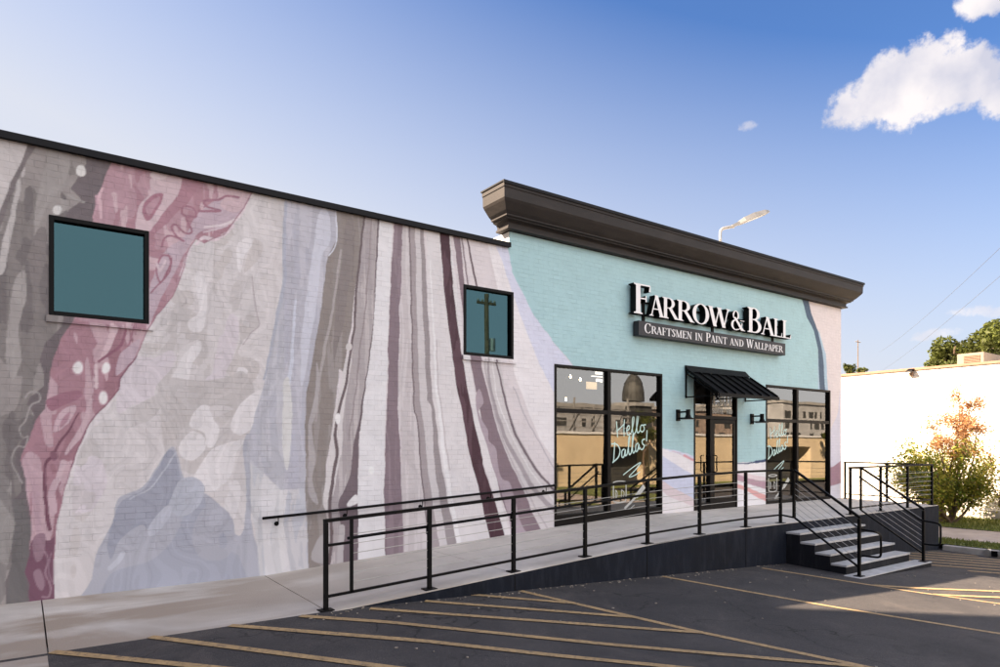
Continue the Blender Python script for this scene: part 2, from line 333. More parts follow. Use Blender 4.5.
def stripe_mat():
    m_ = mat('road_marking_ochre', (.43,.285,.135), .8, 0, .12, 7, .6, 75)
    nt = m_.node_tree; N = nt.nodes; L = nt.links; bs = N['Principled BSDF']; src = bs.inputs['Base Color'].links[0].from_socket
    tc = N.new('ShaderNodeTexCoord'); no = N.new('ShaderNodeTexNoise'); no.inputs['Scale'].default_value = 22; no.inputs['Detail'].default_value = 7; no.inputs['Roughness'].default_value = .75
    L.new(tc.outputs['Object'], no.inputs['Vector']); cr = N.new('ShaderNodeValToRGB'); cr.color_ramp.elements[0].position = .50; cr.color_ramp.elements[0].color = (0,0,0,1)
    cr.color_ramp.elements[1].position = .66; cr.color_ramp.elements[1].color = (.8,.8,.8,1); L.new(no.outputs['Fac'], cr.inputs[0])
    mx = N.new('ShaderNodeMix'); mx.data_type = 'RGBA'; L.new(cr.outputs[0], mx.inputs['Factor']); L.new(src, mx.inputs['A']); mx.inputs['B'].default_value = (.07,.06,.055,1)
    L.new(mx.outputs['Result'], bs.inputs['Base Color']); return m_
M['stripe'] = stripe_mat()

def mural_mat():
    m_ = bpy.data.materials.new('painted_brick_mural'); m_.use_nodes = True; nt = m_.node_tree; N = nt.nodes; L = nt.links; bs = N['Principled BSDF']
    at = N.new('ShaderNodeAttribute'); at.attribute_name = 'paint'
    tc = N.new('ShaderNodeTexCoord'); sx = N.new('ShaderNodeSeparateXYZ'); L.new(tc.outputs['Object'], sx.inputs[0])
    cb = N.new('ShaderNodeCombineXYZ'); L.new(sx.outputs[0], cb.inputs[0]); L.new(sx.outputs[2], cb.inputs[1])
    br = N.new('ShaderNodeTexBrick'); br.offset = .5; L.new(cb.outputs[0], br.inputs['Vector'])
    br.inputs['Scale'].default_value = 1; br.inputs['Brick Width'].default_value = .245; br.inputs['Row Height'].default_value = .0815
    br.inputs['Mortar Size'].default_value = .0052; br.inputs['Mortar Smooth'].default_value = .45; br.inputs['Bias'].default_value = 0
    br.inputs['Color1'].default_value = (1.03,1.03,1.03,1); br.inputs['Color2'].default_value = (.955,.955,.955,1); br.inputs['Mortar'].default_value = (.83,.82,.83,1)
    # smooth rendered plinth below 1.2 m carries no joints
    mr = N.new('ShaderNodeMapRange'); L.new(sx.outputs[2], mr.inputs[0]); mr.inputs[1].default_value = 1.2; mr.inputs[2].default_value = 1.205
    n1 = N.new('ShaderNodeTexNoise'); n1.inputs['Scale'].default_value = 1.1; n1.inputs['Detail'].default_value = 6; L.new(tc.outputs['Object'], n1.inputs['Vector'])
    # joints show irregularly where the paint has filled them
    n3 = N.new('ShaderNodeTexNoise'); n3.inputs['Scale'].default_value = 5; n3.inputs['Detail'].default_value = 3; L.new(tc.outputs['Object'], n3.inputs['Vector'])
    m3 = N.new('ShaderNodeMapRange'); L.new(n3.outputs['Fac'], m3.inputs[0]); m3.inputs[1].default_value = .36; m3.inputs[2].default_value = .62; m3.inputs[3].default_value = .0; m3.inputs[4].default_value = 1
    mm = N.new('ShaderNodeMath'); mm.operation = 'MULTIPLY'; L.new(mr.outputs[0], mm.inputs[0]); L.new(m3.outputs[0], mm.inputs[1])
    mb = N.new('ShaderNodeMix'); mb.data_type = 'RGBA'; L.new(mm.outputs[0], mb.inputs['Factor']); mb.inputs['A'].default_value = (1,1,1,1); L.new(br.outputs['Color'], mb.inputs['B'])
    m1 = N.new('ShaderNodeMix'); m1.data_type = 'RGBA'; m1.blend_type = 'MULTIPLY'; m1.inputs['Factor'].default_value = 1; L.new(at.outputs['Color'], m1.inputs['A']); L.new(mb.outputs['Result'], m1.inputs['B'])
    cr = N.new('ShaderNodeValToRGB'); cr.color_ramp.elements[0].position = .3; cr.color_ramp.elements[0].color = (.93,.93,.93,1); cr.color_ramp.elements[1].position = .7; L.new(n1.outputs['Fac'], cr.inputs[0])
    m2 = N.new('ShaderNodeMix'); m2.data_type = 'RGBA'; m2.blend_type = 'MULTIPLY'; m2.inputs['Factor'].default_value = 1; L.new(m1.outputs['Result'], m2.inputs['A']); L.new(cr.outputs[0], m2.inputs['B'])
    L.new(m2.outputs['Result'], bs.inputs['Base Color']); bs.inputs['Roughness'].default_value = .62; bs.inputs['Specular IOR Level'].default_value = .35
    h = N.new('ShaderNodeMath'); h.operation = 'MULTIPLY'; inv = N.new('ShaderNodeMath'); inv.operation = 'SUBTRACT'; inv.inputs[0].default_value = 1; L.new(br.outputs['Fac'], inv.inputs[1])
    L.new(inv.outputs[0], h.inputs[0]); L.new(mm.outputs[0], h.inputs[1])
    n2 = N.new('ShaderNodeTexNoise'); n2.inputs['Scale'].default_value = 38; n2.inputs['Detail'].default_value = 4; L.new(tc.outputs['Object'], n2.inputs['Vector'])
    h2 = N.new('ShaderNodeMath'); h2.operation = 'MULTIPLY_ADD'; L.new(n2.outputs['Fac'], h2.inputs[0]); h2.inputs[1].default_value = .35; L.new(h.outputs[0], h2.inputs[2])
    b = N.new('ShaderNodeBump'); b.inputs['Strength'].default_value = .6; b.inputs['Distance'].default_value = .0075; L.new(h2.outputs[0], b.inputs['Height']); L.new(b.outputs[0], bs.inputs['Normal'])
    return m_
M['mural'] = mural_mat()

# ------------------------------------------------------------------ the mural: what colour the paint is at each point of the wall
class Noise2:
    def __init__(s, seed): s.t = np.random.default_rng(seed).random((256, 256))
    def __call__(s, x, y):
        xi = np.floor(x).astype(int); yi = np.floor(y).astype(int); fx = x-xi; fy = y-yi
        fx = fx*fx*(3-2*fx); fy = fy*fy*(3-2*fy); g = lambda i, j: s.t[(xi+i) % 256, (yi+j) % 256]
        return (g(0,0)*(1-fx)+g(1,0)*fx)*(1-fy) + (g(0,1)*(1-fx)+g(1,1)*fx)*fy
n_a, n_b, n_c = Noise2(1), Noise2(2), Noise2(3)
def fbm(n, x, y): return n(x, y)*.55 + n(x*2.1+7, y*2.1+3)*.3 + n(x*4.3+1, y*4.3+9)*.15
def catmull(pts, n=5, closed=True):
    P = np.array(pts, float); m_ = len(P); out = []
    rngi = range(m_) if closed else range(m_-1)
    for i in rngi:
        if closed: p0, p1, p2, p3 = P[i-1], P[i], P[(i+1) % m_], P[(i+2) % m_]
        else: p0, p1, p2, p3 = P[max(i-1,0)], P[i], P[i+1], P[min(i+2, m_-1)]
        for k in range(n):
            t = k/n; out.append(.5*((2*p1)+(p2-p0)*t+(2*p0-5*p1+4*p2-p3)*t*t+(3*p1-p0-3*p2+p3)*t**3))
    if not closed: out.append(P[-1])
    return np.array(out)
def zm(ox, oy, s, pts): return [(ox + x/s, oy + y/s) for x, y in pts]
A_ = lambda *p: zm(0,120,3.335,p); B_ = lambda *p: zm(0,300,3.335,p); C_ = lambda *p: zm(0,440,3.335,p)
D_ = lambda *p: zm(180,180,3.335,p); E_ = lambda *p: zm(180,360,3.335,p); F_ = lambda *p: zm(360,200,3.335,p)
G_ = lambda *p: zm(360,360,3.335,p); H_ = lambda *p: zm(100,260,3.335,p); P_ = lambda *p: zm(90,150,3.51,p); T_ = lambda *p: zm(650,430,7.41,p)
def mural(X, Z):
    """X, Z arrays on the wall (metres) -> linear paint colours. The outlines were read off the facade as seen square-on in u,v."""
    wz = Z.copy()
    # gentle hand-painted wobble of every outline
    wx = X + (fbm(n_a, X*3.1, wz*3.1)-.5)*.05; wz = wz + (fbm(n_b, X*3.3+5, Z*3.3)-.5)*.05
    t = 10/(SN - CS*0)   # depth solve for y = 0
    fwd = wx*CS + 10*SN; rt = wx*SN - 10*CS
    u = U0 + F*rt/fwd; v = V0 - F*(wz-CAMZ)/fwd
    C = np.empty(u.shape + (3,)); C[:] = (200,190,195)
    def inside(poly):
        x0, y0 = poly.min(0); x1, y1 = poly.max(0)
        idx = np.nonzero((u >= x0) & (u <= x1) & (v >= y0) & (v <= y1))[0]
        if len(idx) == 0: return idx
        uu, vv = u[idx], v[idx]; ins = np.zeros(len(idx), bool); n = len(poly)
        for i in range(n):
            xa, ya = poly[i-1]; xb, yb = poly[i]
            if ya == yb: continue
            c = ((ya > vv) != (yb > vv)) & (uu < (xb-xa)*(vv-ya)/(yb-ya)+xa); ins ^= c
        return idx[ins]
    def fill(pts, c, sm=True, blot=None, bs=(6, 2.2), th=.55, noise=n_a, seed=0):
        idx = inside(catmull(pts) if sm else np.array(pts, float)); C[idx] = c
        if blot is not None and isinstance(blot[0], tuple): blot, c3 = blot
        elif blot is not None: c3 = [(a+b)/2*.97 for a, b in zip(c, blot)]
        if blot is not None and len(idx):
            x, z = X[idx], Z[idx]; wa = min(1, 2.4/bs[0])**1.3; qx = x + (n_b(x*1.7+seed, z*.9)-.5)*.9*wa; qz = z + (n_c(x*1.5, z*1.5+seed)-.5)*.7
            f = fbm(noise, qx*bs[0]+seed*3, qz*bs[1]); C[idx[f > th]] = blot
            f2 = fbm(n_c, qx*bs[0]*1.3+seed*5+31, qz*bs[1]*1.2); C[idx[f2 > th+.06]] = c3
        return idx
    def stroke(pts, w, c, sm=True):
        P = catmull(pts, 6, False) if sm else np.array(pts, float); ws = np.interp(np.linspace(0,1,len(P)), np.linspace(0,1,len(w)), w) if isinstance(w, (list, tuple)) else np.full(len(P), w)
        m0 = max(ws); idx = np.nonzero((u > P[:,0].min()-m0) & (u < P[:,0].max()+m0) & (v > P[:,1].min()-m0) & (v < P[:,1].max()+m0))[0]
        if not len(idx): return
        uu, vv = u[idx], v[idx]; hit = np.zeros(len(idx), bool)
        for i in range(len(P)-1):
            a, b = P[i], P[i+1]; d = b-a; l2 = max(1e-9, d@d); s_ = np.clip(((uu-a[0])*d[0]+(vv-a[1])*d[1])/l2, 0, 1)
            hit |= np.hypot(uu-a[0]-s_*d[0], vv-a[1]-s_*d[1]) < ws[i]/2
        C[idx[hit]] = c
    def spot(x, y, rx, ry, c): C[((u-x)/rx)**2 + ((v-y)/ry)**2 < 1] = c
    beige = (184,174,176); beige2 = (191,182,186); lilac = (194,182,191); white = (204,196,201)
    # -- white field with faint beige figures
    fill([(150,150),(300,180),(300,420),(255,600),(50,610),(60,500),(150,330)], (196,187,191), False, beige2, (2.6,1.3), .60, n_b, 3)
    I_ = lambda *p: zm(120,250,3.706,p)
    fill(I_((350,-90),(350,0),(346,100),(340,180),(320,260),(292,330),(270,400),(250,460),(242,520),(262,560),(300,540),(340,480),(350,410),(372,350),(385,290),(400,240),(432,225),(452,180),(470,160),(442,130),(432,80),(440,0),(430,-80)), beige, True, beige2, (5,2), .52, n_a, 1)
    fill(I_((210,200),(270,230),(300,270),(300,320),(230,360),(205,430),(192,490),(255,530),(262,570),(220,562),(160,545),(110,500),(120,460),(180,440),(222,400),(205,375),(150,372),(190,320),(160,290),(150,260),(170,230)), beige, True, beige2, (5,2), .55, n_b, 2)
    fill(I_((80,350),(150,345),(140,370),(90,380)), beige); fill(I_((185,170),(215,150),(262,150),(272,190),(240,215),(205,200)), beige)
    stroke(I_((235,90),(270,70),(305,90),(312,150),(290,210),(262,235)), [1,2.2,1], beige2); stroke(I_((225,150),(245,190),(230,205)), 2, (172,162,165))
    fill(I_((292,335),(300,370),(268,420),(255,480),(225,515),(195,480),(215,430),(240,380)), white)
    fill(I_((275,100),(310,90),(322,160),(318,230),(300,300),(262,300),(252,262),(290,220)), white)
    fill(I_((450,250),(510,240),(516,275),(482,310),(455,335),(440,390),(490,400),(516,432),(500,480),(440,520),(392,500),(382,460),(420,400),(442,340),(440,280)), beige, True, beige2, (5,2), .5, n_c, 3)
    fill(I_((436,440),(455,435),(472,450),(455,475),(432,470)), white); stroke(I_((490,100),(494,170),(510,245),(516,278),(480,312),(455,350)), 1, (166,152,158))
    fill(I_((405,240),(440,270),(432,350),(400,440),(350,480),(300,540),(320,480),(372,440),(372,360)), lilac); fill(I_((0,440),(60,400),(140,400),(210,395),(180,435),(118,455),(100,510),(60,560),(-10,600)), lilac)
    fill(I_((430,570),(470,550),(505,545),(490,570),(440,585)), beige); fill(I_((400,-30),(440,-40),(530,-20),(525,40),(500,60),(480,20),(450,70),(440,30)), beige2)
    fill(D_((250,195),(275,210),(270,250),(240,290),(210,310),(225,250),(240,215)), beige); fill(D_((195,210),(235,190),(240,215),(215,250),(200,310),(190,280)), white)
    fill(H_((240,300),(240,360),(190,420),(170,470),(90,480),(60,440),(150,350)), lilac)
    fill(H_((400,250),(450,260),(430,340),(400,430),(340,480),(300,500),(330,440),(370,400),(385,330)), lilac)
    fill([(168,399),(150,420),(126,432),(120,477),(111,477),(99,468),(75,468),(90,432),(120,414),(156,395),(170,392)], beige, True, beige2, (3,1.5), .5)
    fill(C_((260,70),(330,60),(355,140),(320,210),(280,270),(245,250),(240,160)), beige, True, lilac, (3,2), .55)
    fill(C_((260,290),(272,330),(255,380),(235,360),(245,300)), beige); spot(73,572,3,7,beige)
    fill(E_((-40,60),(60,70),(150,60),(210,40),(250,110),(240,200),(215,265),(120,300),(60,380),(-30,340),(-60,240),(-60,120)), beige, True, (184,175,178), (2,1.4), .5, n_c, 2)
    fill(E_((40,190),(75,150),(105,160),(112,200),(132,235),(115,290),(92,290),(80,245),(35,225)), white)
    fill(E_((50,380),(110,300),(215,262),(190,310),(175,370),(130,430),(80,440),(45,420)), white)
    fill(E_((170,210),(200,150),(250,110),(280,100),(262,190),(215,245),(178,238)), white)
    fill(E_((0,280),(30,240),(70,250),(90,290),(50,330),(20,330),(0,310)), white)
    fill(E_((100,160),(140,150),(175,165),(140,185),(118,195)), beige2)
    fill(E_((160,410),(190,400),(200,440),(185,520),(150,540),(150,480),(165,440)), white)
    # -- blue pool at the foot
    blue = (150,148,163); blue2 = (162,160,174)
    fill([(172,446),(178,455),(182,474),(190,489),(207,495),(222,508),(232,530),(240,535),(245,520),(245,470),(243,445),(249,438),(251,520),(256,545),(266,570),(268,620),(84,620),(92,580),(97,556),(111,524),(117,499),(141,488),(156,467)], blue2, True)
    fill([(172,448),(180,476),(184,492),(176,505),(160,515),(150,530),(140,525),(120,540),(112,560),(108,545),(117,505),(141,492),(156,470)], (145,145,162))
    fill([(190,494),(206,500),(204,530),(220,545),(240,560),(236,600),(110,610),(112,575),(150,560),(172,540),(182,520)], (153,153,170))
    fill([(168,508),(180,516),(198,507),(205,490),(196,478),(180,480),(172,495)], (166,166,181)); fill(C_((490,300),(520,250),(560,215),(570,240),(540,290),(505,320)), (170,169,184))
    stroke(C_((370,430),(400,400),(410,380)), 5, (176,175,189)); stroke([(176,452),(160,475),(150,488),(130,500)], 1.5, (168,168,183))
    fill(E_((40,600),(60,520),(110,480),(170,520),(180,600),(150,660),(70,660)), (160,158,172)); spot(223,540,4,8,(152,152,169))
    # -- streaky pale foot right of the pool
    fill([(250,430),(306,430),(309,590),(262,600),(256,545),(250,500)], (190,185,191), False, (180,178,188), (9,1.3), .52, n_b, 4)
    fill([(262,480),(272,470),(276,500),(270,540),(278,585),(268,590),(262,540)], (198,192,198)); fill([(284,450),(290,470),(284,520),(292,585),(284,585),(278,520)], (200,194,199))
    # -- lavender-blue column
    fill([(287,190),(286,215),(283.5,246),(285,279),(279,309),(273,342),(266,378),(261,396),(249,432),(246,460),(262,470),(280,490),(304,488),(304.5,450),(306,390),(309,378),(316.5,339),(322.5,294),(328.5,255),(336,240),(334.5,200)], (179,175,186), False, (169,166,179), (10,1.1), .50, n_a, 6)
    fill([(318,215),(328,213),(330,240),(322,256),(318,290),(312,330),(306,370),(300,385),(302,330),(308,280)], (188,186,199)); stroke([(296,300),(292,350),(288,400),(286,460)], [2,4,3], (190,190,204)); fill([(283,390),(290,380),(292,430),(288,470),(283,450)], (196,192,194))
    stroke([(286,200),(284,246),(285,280),(279,309),(272,342),(264,380)], [3,4,2], (163,163,179))
    # -- taupe column
    taupe = (131,121,119)
    fill([(334.5,195),(336,240),(328.5,255),(322.5,294),(316.5,339),(309,378),(306,390),(304.5,450),(305,500),(308,540),(309,600),(330,600),(330,528),(324,501),(327,462),(331.5,435),(336,396),(339,369),(343.5,372),(348,348),(352.5,315),(360,255),(366,200)], taupe, False, (143,134,134), (9,1.0), .56, n_b, 8)
    stroke([(334.5,205),(336.5,240),(329,256)], 1.2, (200,200,214))
    fill([(346,222),(354,224),(350,280),(342,330),(334,360),(336,300),(342,260)], (126,116,116)); stroke([(341,250),(334,300),(325,350),(318,390),(316,420)], [2,3,2], (158,149,150))
    fill(E_((455,10),(465,60),(458,150),(440,230),(450,330),(440,400),(460,480),(430,450),(425,330),(430,200),(448,120)), (160,152,155)); fill(E_((480,440),(500,520),(500,667),(440,667),(460,600),(490,560)), (160,153,156))
    # -- pale veins between two dark lines
    fill([(366,200),(360,258),(355,306),(352,342),(346,378),(339,402),(336,435),(332,470),(325,490),(324,502),(330,540),(328,600),(345,600),(352,520),(356,440),(363,399),(370,348),(375,306),(377,270),(379,200)], (176,166,169), False, (156,146,150), (14,.7), .50, n_c, 9)
    fill(E_((555,0),(530,100),(515,180),(505,260),(495,340),(480,430),(478,480),(496,500),(520,400),(535,330),(545,250),(545,180),(556,90),(575,0)), (196,188,191))
    stroke([(366,205),(360,258),(355.5,306),(352.5,342),(347,376),(340.5,402),(337.5,417),(335.5,435),(337,456),(331.5,486),(330,504),(331,540),(328,575)], [2,2.2,3,3.4,3], (98,84,88))
    stroke([(372,215),(368,280),(361,340),(354,400),(349,440)], [1,1.5,1], (140,128,132)); stroke([(355,230),(352,280)], 1, (120,110,110))
    spot(338,418.5,2.6,5.5,(215,210,213)); spot(349.5,346.5,3,4,(190,182,184)); stroke([(379,205),(376.5,270),(375,306),(370.5,348),(363.5,396),(360,430)], [1.6,1.6,2.5], (96,82,88))
    fill(E_((606,130),(600,210),(597,300),(596,430),(616,455),(616,490),(600,510),(592,600),(596,690),(530,690),(540,600),(530,480),(545,440),(570,380),(578,290),(598,200)), (104,90,97))
    fill(E_((585,448),(600,458),(596,474),(566,490),(560,478)), (208,203,207)); stroke(E_((540,560),(535,620),(532,680)), 6, (170,162,166))
    # -- right group of long stripes
    fill([(380,205),(393,205),(390,290),(388,335),(386,400),(384,492),(386,600),(358,600),(358,500),(360,435),(366,378),(371,348),(376,290)], (208,203,208), False); spot(372,470,3,4,(216,213,217))
    fill([(395,205),(404,205),(400.5,290),(399,335),(398.4,400),(400,450),(402,492),(404,600),(386,600),(384,492),(387.6,390),(388.5,335),(390.5,290)], (122,105,114), False, (132,115,124), (9,.8), .55, n_a, 12)
    fill([(404,205),(409,205),(411,290),(414,400),(418,440),(421.5,480),(430,545),(434,600),(404,600),(402,492),(399,390),(401,290)], (192,183,187), False, (182,172,176), (14,.6), .5, n_b, 2)
    fill([(409,205),(415,205),(416,290),(420,400),(423,420),(429,480),(439,542),(446,600),(434,600),(427,528),(421,480),(417,420),(414,400),(411,290)], (152,141,145), False)
    stroke([(409,205),(411,290),(414,400),(417,420),(421.5,480),(428,528),(436,600)], 1.4, (112,98,104))
    fill([(416,205),(420,205),(421.5,290),(427.5,400),(430.5,410),(436.5,480),(447,540),(452,600),(446,600),(438,530),(429,480),(423,420),(420,400),(416,290)], (190,182,186), False)
    fill([(420,205),(423,210),(426.5,290),(432.6,400),(444,480),(456,540),(466,600),(456,600),(447,543),(436.5,480),(430.5,405),(427.5,400),(421.5,290)], (142,132,136), False)
    fill([(426,205),(438,205),(444,290),(452,344),(459,400),(466,430),(471,459),(480,495),(490,540),(500,600),(468,600),(456,540),(444,480),(433,400),(427,290)], (202,195,199), False)
    stroke([(430,260),(434,340),(438,400),(448,480),(462,560)], [1,3,5], (214,209,213)); stroke([(436,340),(440,400),(450,470)], 1.2, (180,170,175))
    fill([(437.5,200),(446.5,200),(453.5,290),(460.5,344),(468,392),(475.5,429),(482,450),(482,464),(492,492),(505.5,534),(524,600),(506,600),(489.5,537),(480,495),(471,459),(465,429),(456,384),(451.5,344),(444,290)], (66,40,50), False, (84,58,68), (8,1.2), .60, n_a, 15)
    fill([(447,205),(449,230),(456,278),(463,330),(469.5,359),(473,384),(482,415),(490,452),(501,501),(512,540),(506,540),(494,495),(483,462),(476,430),(468,388),(460,340),(453,288)], (206,199,203), False)
    fill([(448.5,205),(457,205),(461,250),(465,284),(474,330),(481.5,366),(490,400),(497,429),(510,462),(522,486),(532.5,513),(542,532),(560,600),(530,600),(514,531),(501,497),(489,450),(480,411),(471,366),(464,320),(459,278)], (122,104,113), False)
    fill(G_((395,95),(410,140),(395,170),(425,230),(430,270),(455,300),(470,390),(500,410),(520,480),(545,560),(600,620),(520,620),(490,500),(450,380),(420,280),(385,150)), (160,144,154), True)
    fill([(482,359),(500,359),(508,408),(521,441),(541,474),(560,500),(585,560),(560,560),(540,528),(522,486),(510,462),(497,429)], (190,182,186), False)
    stroke([(460,225),(463,250),(468.5,284)], 1.5, (130,116,122)); stroke([(465,225),(470,255),(476.5,286)], 1.8, (96,80,86))
    stroke([(487.5,359),(491,390),(504,435),(522,468),(535,490),(556,512)], [2,4,5], (152,142,148)); stroke([(484,359),(488,384),(500,432),(516,470),(534,505),(548,530)], 1.3, (170,160,166)); stroke([(496.5,361),(507,408),(519,441),(540,474),(560,496)], [1.6,2.6,2.2], (106,92,100))
    stroke([(513,387),(530,425),(556,472)], .9, (160,152,162)); stroke([(492,359),(498,400),(514,440),(532,472),(556,503)], 1.2, (206,200,204))
    fill([(480,210),(492,210),(504,266),(513,293),(525,329),(540,365),(560,402),(562,470),(540,440),(524,400),(515,375),(508,350),(496,280)], (214,207,212), False)
    # -- lavender arc, then the mint-blue field
    fill([(491,225),(495,243),(504,266),(513,293),(525,329),(540,365),(552,389),(562,404),(600,470),(640,500),(700,500),(700,440),(600,400),(560,350),(543,329),(528,305),(513,272),(507,240),(503,225)], (196,195,214), False)
    fill([(503,150),(503,225),(507,243),(513,272),(528,305),(543,329),(562,352),(590,385),(640,436),(662,448),(678,451),(693,455.6),(720,461),(737.7,463),(752,462.5),(766,459.5),(790,440),(823,400),(819.6,388.7),(818,349),(814,331),(807,317),(801,296),(796,270),(780,150)], (155,184,191), False)
    fill([(796,270),(801,296),(807,317),(814,331),(818,349),(819.6,388.7),(819,420),(826,440),(850,440),(860,380),(860,280)], (207,194,196), False)
    fill([(806,290),(812,318),(820,334),(826,355),(828,389),(828,420),(818,420),(818,349),(808,300)], (158,178,196), False)
    fill([(798,285),(802,299.5),(807,317),(814,331),(818,349),(819.6,389),(820,410),(826,410),(825,389),(823,353),(818,331),(811.5,313),(808,300),(806,285)], (66,84,106), False)
    fill([(860,385),(842,385),(838,412),(830,432),(826,460),(826,520),(860,520)], (196,191,205)); fill([(826,470),(834,466),(842,460),(860,448),(860,476),(842,482.5),(832,486),(826,488)], (156,122,137), False)
    fill([(826,489),(860,477),(860,540),(826,540)], (206,201,212), False)
    # piers beside the door
    fill([(560,440),(662,447.5),(674,451),(693,461),(700,466),(700,560),(560,560)], (212,206,214), False) if False else None
    fill([(655,447.5),(662,448),(693,460),(698,463),(698,560),(655,560)], (212,206,212), False); stroke([(672,451),(684,455.5),(698,462)], [.4,2.2,3], (198,146,156), False)
    fill([(655,452),(662,455.6),(680,467),(693,474.5),(698,477),(698,560),(655,560)], (186,188,210), False)
    fill([(655,476),(662,480),(676,489),(693,498),(698,501),(698,560),(655,560)], (200,184,190), False); fill([(655,486),(670,497),(685,503),(700,508),(700,560),(655,560)], (210,203,207), False)
    fill([(730,463),(766,461),(772,460),(772,560),(730,560)], (214,209,214), False); stroke([(732,463.5),(745,463.6),(756,462.2),(770,459.5)], [1,1.6,5], (52,66,100), False)
    fill(T_((600,310),(650,325),(720,350),(800,372),(880,385),(880,440),(800,420),(730,400),(650,372),(600,355)), (168,136,150), False); fill(T_((600,280),(650,300),(760,330),(880,355),(880,385),(800,372),(650,325),(600,310)), (208,190,196), False)
    fill(T_((600,385),(650,400),(720,425),(800,460),(880,490),(880,540),(800,505),(720,455),(650,430),(600,412)), (204,152,152), False)
    # -- left: taupe and mauve marbling
    tp = (122,113,113)
    pinkL = [(118,130),(112.5,162),(105,178),(97,196),(94,212),(92,235),(84,290),(73,319.5),(61.5,339),(54,360),(49.5,381),(43.5,409.5),(34.5,420),(30,432),(28.5,441),(21,456),(21,465),(25.5,477),(27,492),(30,506),(31.5,530),(28.5,560),(27,572),(30,584),(28.5,625)]
    pinkR = [(272,150),(252,193),(245,207),(235,218),(224,235),(204,244),(195,238),(188,248),(181,275),(173,295),(158,315),(147,333),(136.5,357),(120,379.5),(118.5,388.5),(105,405),(96,415.5),(87,429),(78,447),(70.5,468),(64.5,486),(60,509),(55.5,536),(53.4,560),(53.4,625)]
    fill([(-900,100)] + pinkL + [(-900,625)], tp, False, ((142,132,132),(108,99,101)), (4.2,1.5), .54, n_a, 21)
    fill([(-60,110),(28,128),(28,144),(20,162),(10,182),(5,200),(-2,212),(-60,330)], (184,174,176), False); fill([(17,180),(20,185),(14,220),(8,250),(2,275),(-4,270),(4,235),(12,205)], (174,165,166)); spot(22,171,2,6,(178,168,170))
    fill([(28,144),(20,162),(10,182),(4,202),(-2,214),(-8,240),(-2,232),(8,205),(16,182),(26,160),(36,146)], (112,101,104), False)
    dk = (104,92,97)
    fill([(82,140),(87,165),(78,178),(70.5,189),(82,201),(69,210),(66,217),(66,260),(66,300),(61.5,325.5),(45,345),(40.5,360),(45,372),(43.5,385.5),(30,398),(27,405),(33,416),(25.5,435),(18,450),(15,462),(19.5,477),(23,491),(14,500),(14,524),(10.5,548),(12,566),(6,584),(4,625)] + pinkL[::-1], dk, False)
    fill([(-20,480),(8,478),(12,500),(14,530),(9,560),(2,600),(-20,600)], (124,116,117), True, (140,132,132), (4,2), .5)
    fill([(14,500),(26,500),(30,530),(27,560),(28,600),(4,610),(8,584),(12,566),(11,548),(14,524)], (101,95,97), False)
    stroke(B_((85,330),(100,310),(125,310),(130,335),(100,355),(80,400),(60,430),(75,460),(90,455),(85,490),(60,490),(40,520),(45,560),(75,610)), 1.6, (146,137,138)); stroke([(68,195),(76,200),(84,203)], 2, (150,142,142)); fill([(66,184),(60,196),(70,203),(62,214),(52,214),(50,198),(58,186)], (146,137,137))
    fill([(50,150),(70,155),(66,180),(54,196),(44,214),(34,240),(36,200),(44,170)], (148,139,139)); fill([(14,280),(24,270),(26,300),(18,330),(22,360),(12,380),(6,350),(10,310)], (150,141,141)); fill([(36,232),(46,230),(44,262),(34,290),(28,260)], (122,112,113))
    spot(81.5,171.5,5,5.5,(205,199,200)); spot(58,210,4.2,5,(198,192,193))
    # -- pink river
    fill(pinkL + pinkR[::-1], (158,113,127), False, ((147,101,115),(179,145,156)), (5.5,1.5), .54, n_b, 25)
    fill([p for p in pinkL if p[1] < 322] + [(100,324),(147,332)] + [p for p in pinkR[::-1] if p[1] < 332], (170,130,143), False, ((161,116,130),(186,154,164)), (4.5,1.8), .55, n_b, 31)
    fill(P_((560,150),(540,210),(460,265),(370,300),(300,420),(250,520),(205,620),(205,500),(260,360),(330,300),(380,220),(460,170)), (176,152,166))
    fill([(252,186),(244,207),(232,212),(220,205),(228,194),(240,184)], (190,160,170))
    fill([(151,178),(172,172),(184,181),(175.5,204),(161,218),(151,230),(135.6,232),(138.4,210),(150,193)], (190,163,172)); spot(159,175,9,5,(200,178,184))
    fill([(155.5,193),(164.6,194),(158,210),(148,221),(142.7,212.7),(147,201)], (156,104,122)); fill([(157,197),(161,197),(156,208),(149,216),(147,208)], (170,128,142))
    fill([(184,170),(204,176),(187,204),(170,221),(155.5,232.6),(148.4,243),(146,236),(164,213),(178,195.6)], (159,112,127), False)
    for pts, w, c in [(P_((525,165),(480,160),(450,175),(400,180),(410,200),(455,213),(380,215)), 2.2, (149,99,117)), (P_((350,240),(325,225),(330,200),(360,205),(370,235),(340,240),(355,285),(330,290),(300,262),(285,270),(300,300),(325,318),(285,300),(255,310),(250,340)), 2, (149,99,117)),
                      (P_((280,375),(255,372),(235,400),(235,440),(250,460),(280,400),(275,370)), 1.8, (150,98,116)), (P_((555,180),(530,225),(480,255),(400,270)), [1.5,3.5,1.5], (204,186,194)), (P_((500,260),(480,290),(440,318),(400,310),(370,330)), [3,4,3], (200,180,190)),
                      (P_((480,262),(430,280),(400,290)), 2, (190,168,180)), (P_((350,340),(330,400),(318,440)), 3, (200,184,194)), (P_((232,400),(245,420),(262,390)), 2.5, (196,172,182)), (P_((45,130),(30,160),(35,200),(40,240)), [2,4,2], (196,158,170)), (P_((20,160),(22,200),(12,240)), 2, (180,138,152)),
                      (P_((215,500),(240,470),(275,430),(285,380)), 1.5, (146,94,112))]: stroke(pts, w, c)
